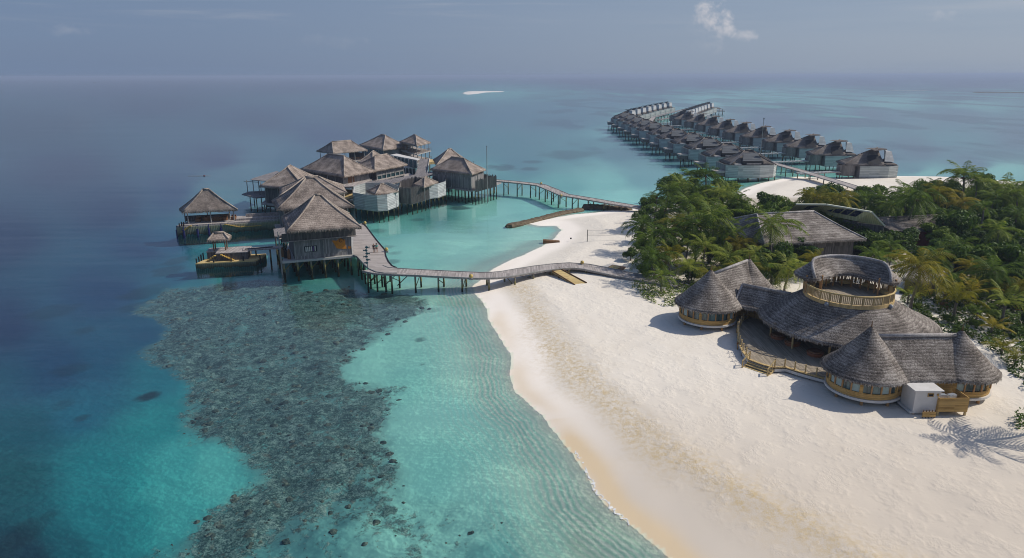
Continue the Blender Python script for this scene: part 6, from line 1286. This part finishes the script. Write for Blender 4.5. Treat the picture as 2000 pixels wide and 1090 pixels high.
for t in (.08, .25, .42, .6, .75, .92): q = G(1494, 478, 5.5).lerp(G(1692, 467, 5.5), t); KEEP += [(q.x, q.y + 4, 4.2), (q.x, q.y + 10, 5), (q.x, q.y + 16, 5), (q.x, q.y - 3, 2.0)]
for q in (G(1590, 406, 8), G(1640, 414, 8), G(1690, 422, 8), G(1620, 410, 8), G(1660, 416, 8)): KEEP += [(q.x, q.y + 4, 3.4), (q.x - 2, q.y - 4, 2.6)]
for q in (G(1690, 445, 6), G(1650, 432, 6)): KEEP.append((q.x, q.y, 3))
for q in (G(1770, 448, 5), G(1800, 446, 5), G(1835, 446, 5)): KEEP.append((q.x, q.y + 5, 6.5))
for q in (G(1798, 552, 3),): KEEP += [(q.x, q.y + 3, 5.5), (q.x + 1, q.y - 4, 4)]
for q in ((1700, 377), (1670, 368), (1725, 385), (1690, 376), (1650, 372)): q = G(*q, 1); KEEP += [(q.x, q.y, 4.5), (q.x, q.y - 7, 4)]
KEEP += [(cm[0], cm[1], 12), (c4[0], c4[1], 6), (c3[0], c3[1], 6.5)]
pts_t = []; tries = 0
while tries < 60000 and len(pts_t) < 250:
    tries += 1; x_, y_ = random.uniform(15, 190), random.uniform(78, 226)
    if not in_poly(FOR, x_, y_) or x_ > .80 * y_ + 6: continue
    sp_d = 3.0 + (y_ - 80) * .018
    if any((x_ - a) ** 2 + (y_ - b) ** 2 < r_ * r_ for a, b, r_ in KEEP): continue
    if any((x_ - a) ** 2 + (y_ - b) ** 2 < sp_d * sp_d * 1.35 for a, b in pts_t): continue
    pts_t.append((x_, y_))
for x_, y_ in pts_t:
    s_ = random.uniform(.85, 1.2) * (1 + (y_ - 100) * .0022)
    if y_ > 185: s_ *= .8
    if x_ < 44: s_ *= .58
    if x_ < 34 and random.random() < .35: continue
    if y_ < 100: s_ *= .6
    tree(x_, y_, s_)
# beach vines and undergrowth: nobody could count these leaves
def leaf_field(name, poly, n_, h, ls, mat, label=None, patch=5, thr=.45, gz=1.0, hmul=None):
    mb = MB(); xs = [p[0] for p in poly]; yy = [p[1] for p in poly]; k = 0; tr_ = 0
    while k < n_ and tr_ < n_ * 30:
        tr_ += 1; x_, y_ = random.uniform(min(xs), max(xs)), random.uniform(min(yy), max(yy))
        v = .5 + .5 * mnoise.noise(Vector((x_ / patch, y_ / patch, 3)))
        if v < thr or not in_poly(poly, x_, y_): continue
        if any((x_ - a) ** 2 + (y_ - b) ** 2 < (r_ * .55) ** 2 for a, b, r_ in KEEP[-3:]): continue
        z = gz + h * random.random() * min(1, (v - thr) * 5 + .25); s_ = ls * random.uniform(.6, 1.3); t = Vector((random.gauss(0, 1), random.gauss(0, 1), random.gauss(0, .5))).normalized(); n2 = Vector((random.gauss(0, .6), random.gauss(0, .6), 1)).normalized(); b = n2.cross(t).normalized(); q = Vector((x_, y_, z))
        mb.add([q - t * s_, q + b * s_ * .6, q + t * s_, q - b * s_ * .6], ((0, 1, 2, 3),)); k += 1
    o = mb.build(name, mat, uvs=False); o['kind'] = 'stuff'; return o
leaf_field('beach_vine', px_poly([(1232, 566), (1240, 552), (1290, 556), (1345, 552), (1395, 560), (1345, 600), (1300, 600), (1262, 588)], 1.0), 2600, 1.0, .17, COVER, patch=1.6, thr=.44)
leaf_field('undergrowth', [tuple(p) for p in FOR], 16000, 1.3, .34, LEAF, patch=7, thr=.30)
leaf_field('clearing_shrubs', px_poly([(1745, 600), (1775, 570), (1850, 585), (1900, 600), (2010, 590), (2040, 700), (2030, 780), (1980, 740), (1945, 690), (1880, 655), (1800, 650)], 1.0), 9000, 1.1, .19, COVER, patch=1.8, thr=.47)
leaf_field('clearing_undergrowth', px_poly([(1850, 560), (1930, 545), (2060, 560), (2060, 700), (2010, 690), (1950, 650), (1900, 620), (1860, 600)], 1.0), 5000, 1.6, .24, LEAF_D, patch=2.5, thr=.45)
leaf_field('edge_shrub', px_poly([(1978, 815), (2005, 812), (2005, 842), (1982, 840)], 1.0), 160, 1.2, .16, LEAF, patch=3, thr=.1)
for px, py, s_ in ((1800, 625, .4), (1825, 645, .42), (1790, 605, .35), (1850, 630, .45), (1905, 640, .45), (1870, 650, .4), (1930, 580, .55), (1975, 610, .6), (1900, 585, .5), (1960, 560, .7), (2010, 640, .6), (1995, 585, .6), (1880, 545, .7), (1925, 555, .7), (1765, 575, .35), (1940, 625, .5), (1985, 655, .45)):
    q = G(px, py, 1); tree(q.x, q.y, s_, 5 if s_ < .5 else None, label='low rounded shrub in the sandy clearing right of the great hall', grp='shrubs of the sandy clearing')
wf = [G(1560, 413, 7.2), G(1600, 416, 7.2), G(1672, 432, 7.2), G(1727, 441, 7.0)]
for i in range(3):
    for t in (0.05, .3, .55, .8) if i else (.2, .7):
        q = wf[i].lerp(wf[i + 1], t); tree(q.x + random.uniform(-.5, .5), q.y - 3.6, random.uniform(.92, 1.08), (1, 4, 0)[int(t * 10) % 3], label='round crowned tree close against the pale green metal roof', grp='trees against the metal roof')
for px, py, s_ in ((1520, 500, .7), (1570, 498, .8), (1610, 494, .72), (1648, 492, .7), (1688, 488, .75)):
    q = G(px, py, 1); tree(q.x, q.y, s_, 3 if px % 4 else 0, label='bushy tree hiding the front wall of the very large thatched roof', grp='trees before the large thatched roof')

# ------------------------------------------------------------------ two walkers on the deck
def person(label, p, face, shirt, legs, hairlong):
    o = root('person', label, 'person', tuple(p), face)
    f = RM[o.name]
    def skin(name, J, E, mat, parent):
        me_ = bpy.data.meshes.new(name); me_.from_pydata([j[0] for j in J], E, [])
        ob = bpy.data.objects.new(name, me_); COL.objects.link(ob); me_.materials.append(mat); ob.parent = parent; m1 = ob.modifiers.new('skin', 'SKIN'); m1.use_smooth_shade = True
        for i, j in enumerate(J): me_.skin_vertices[0].data[i].radius = (j[1], j[1] * (j[2] if len(j) > 2 else 1))
        me_.skin_vertices[0].data[0].use_root = True
        m2 = ob.modifiers.new('sub', 'SUBSURF'); m2.levels = m2.render_levels = 1
        return ob
    J = [((0, 0, .95), .14, .8), ((0, 0, 1.2), .15, .7), ((0, 0, 1.42), .16, .6), ((0, 0, 1.52), .06), ((0, .01, 1.62), .10), ((0, .01, 1.73), .085),
         ((.2, 0, 1.42), .055), ((.27, .03, 1.15), .045), ((.27, -.06, .9), .035), ((.27, -.1, .8), .04), ((-.2, 0, 1.42), .055), ((-.27, -.03, 1.15), .045), ((-.27, .08, .9), .035), ((-.27, .12, .8), .04),
         ((.1, 0, .88), .09), ((.11, .1, .5), .065), ((.11, .05, .08), .045), ((.11, .17, .03), .04), ((-.1, 0, .88), .09), ((-.11, -.04, .5), .065), ((-.11, -.2, .1), .045), ((-.11, -.1, .03), .04)]
    E = [(0, 1), (1, 2), (2, 3), (3, 4), (4, 5), (2, 6), (6, 7), (7, 8), (8, 9), (2, 10), (10, 11), (11, 12), (12, 13), (0, 14), (14, 15), (15, 16), (16, 17), (0, 18), (18, 19), (19, 20), (20, 21)]
    body = skin('body', J, E, SKIN, o)
    skin('shirt', [((0, 0, 1.0), .165, .85), ((0, 0, 1.2), .175, .8), ((0, 0, 1.42), .18, .65), ((.2, 0, 1.42), .08), ((.26, .02, 1.2), .07), ((-.2, 0, 1.42), .08), ((-.26, -.02, 1.2), .07)], [(0, 1), (1, 2), (2, 3), (3, 4), (2, 5), (5, 6)], shirt, o)
    skin('shorts', [((0, 0, .98), .165, .85), ((.1, 0, .86), .11), ((.11, .08, .6), .1), ((-.1, 0, .86), .11), ((-.11, -.03, .6), .1)], [(0, 1), (1, 2), (0, 3), (3, 4)], legs, o)
    skin('hair', [((0, -.02, 1.70), .11), ((0, -.04, 1.78), .08)] + ([((0, -.08, 1.55), .07)] if hairlong else []), [(0, 1)] + ([(0, 2)] if hairlong else []), HAIR, o)
p1_, p2_ = G(730.5, 493.5, 2.52), G(735.8, 493.2, 2.52)
person('person in black top and dark shorts walking away on the deck', p1_, .15, CL_DARK, CL_DARK, False); person('person in teal top walking beside the one in black', p2_, .1, CL_TEAL, CL_RED, True)
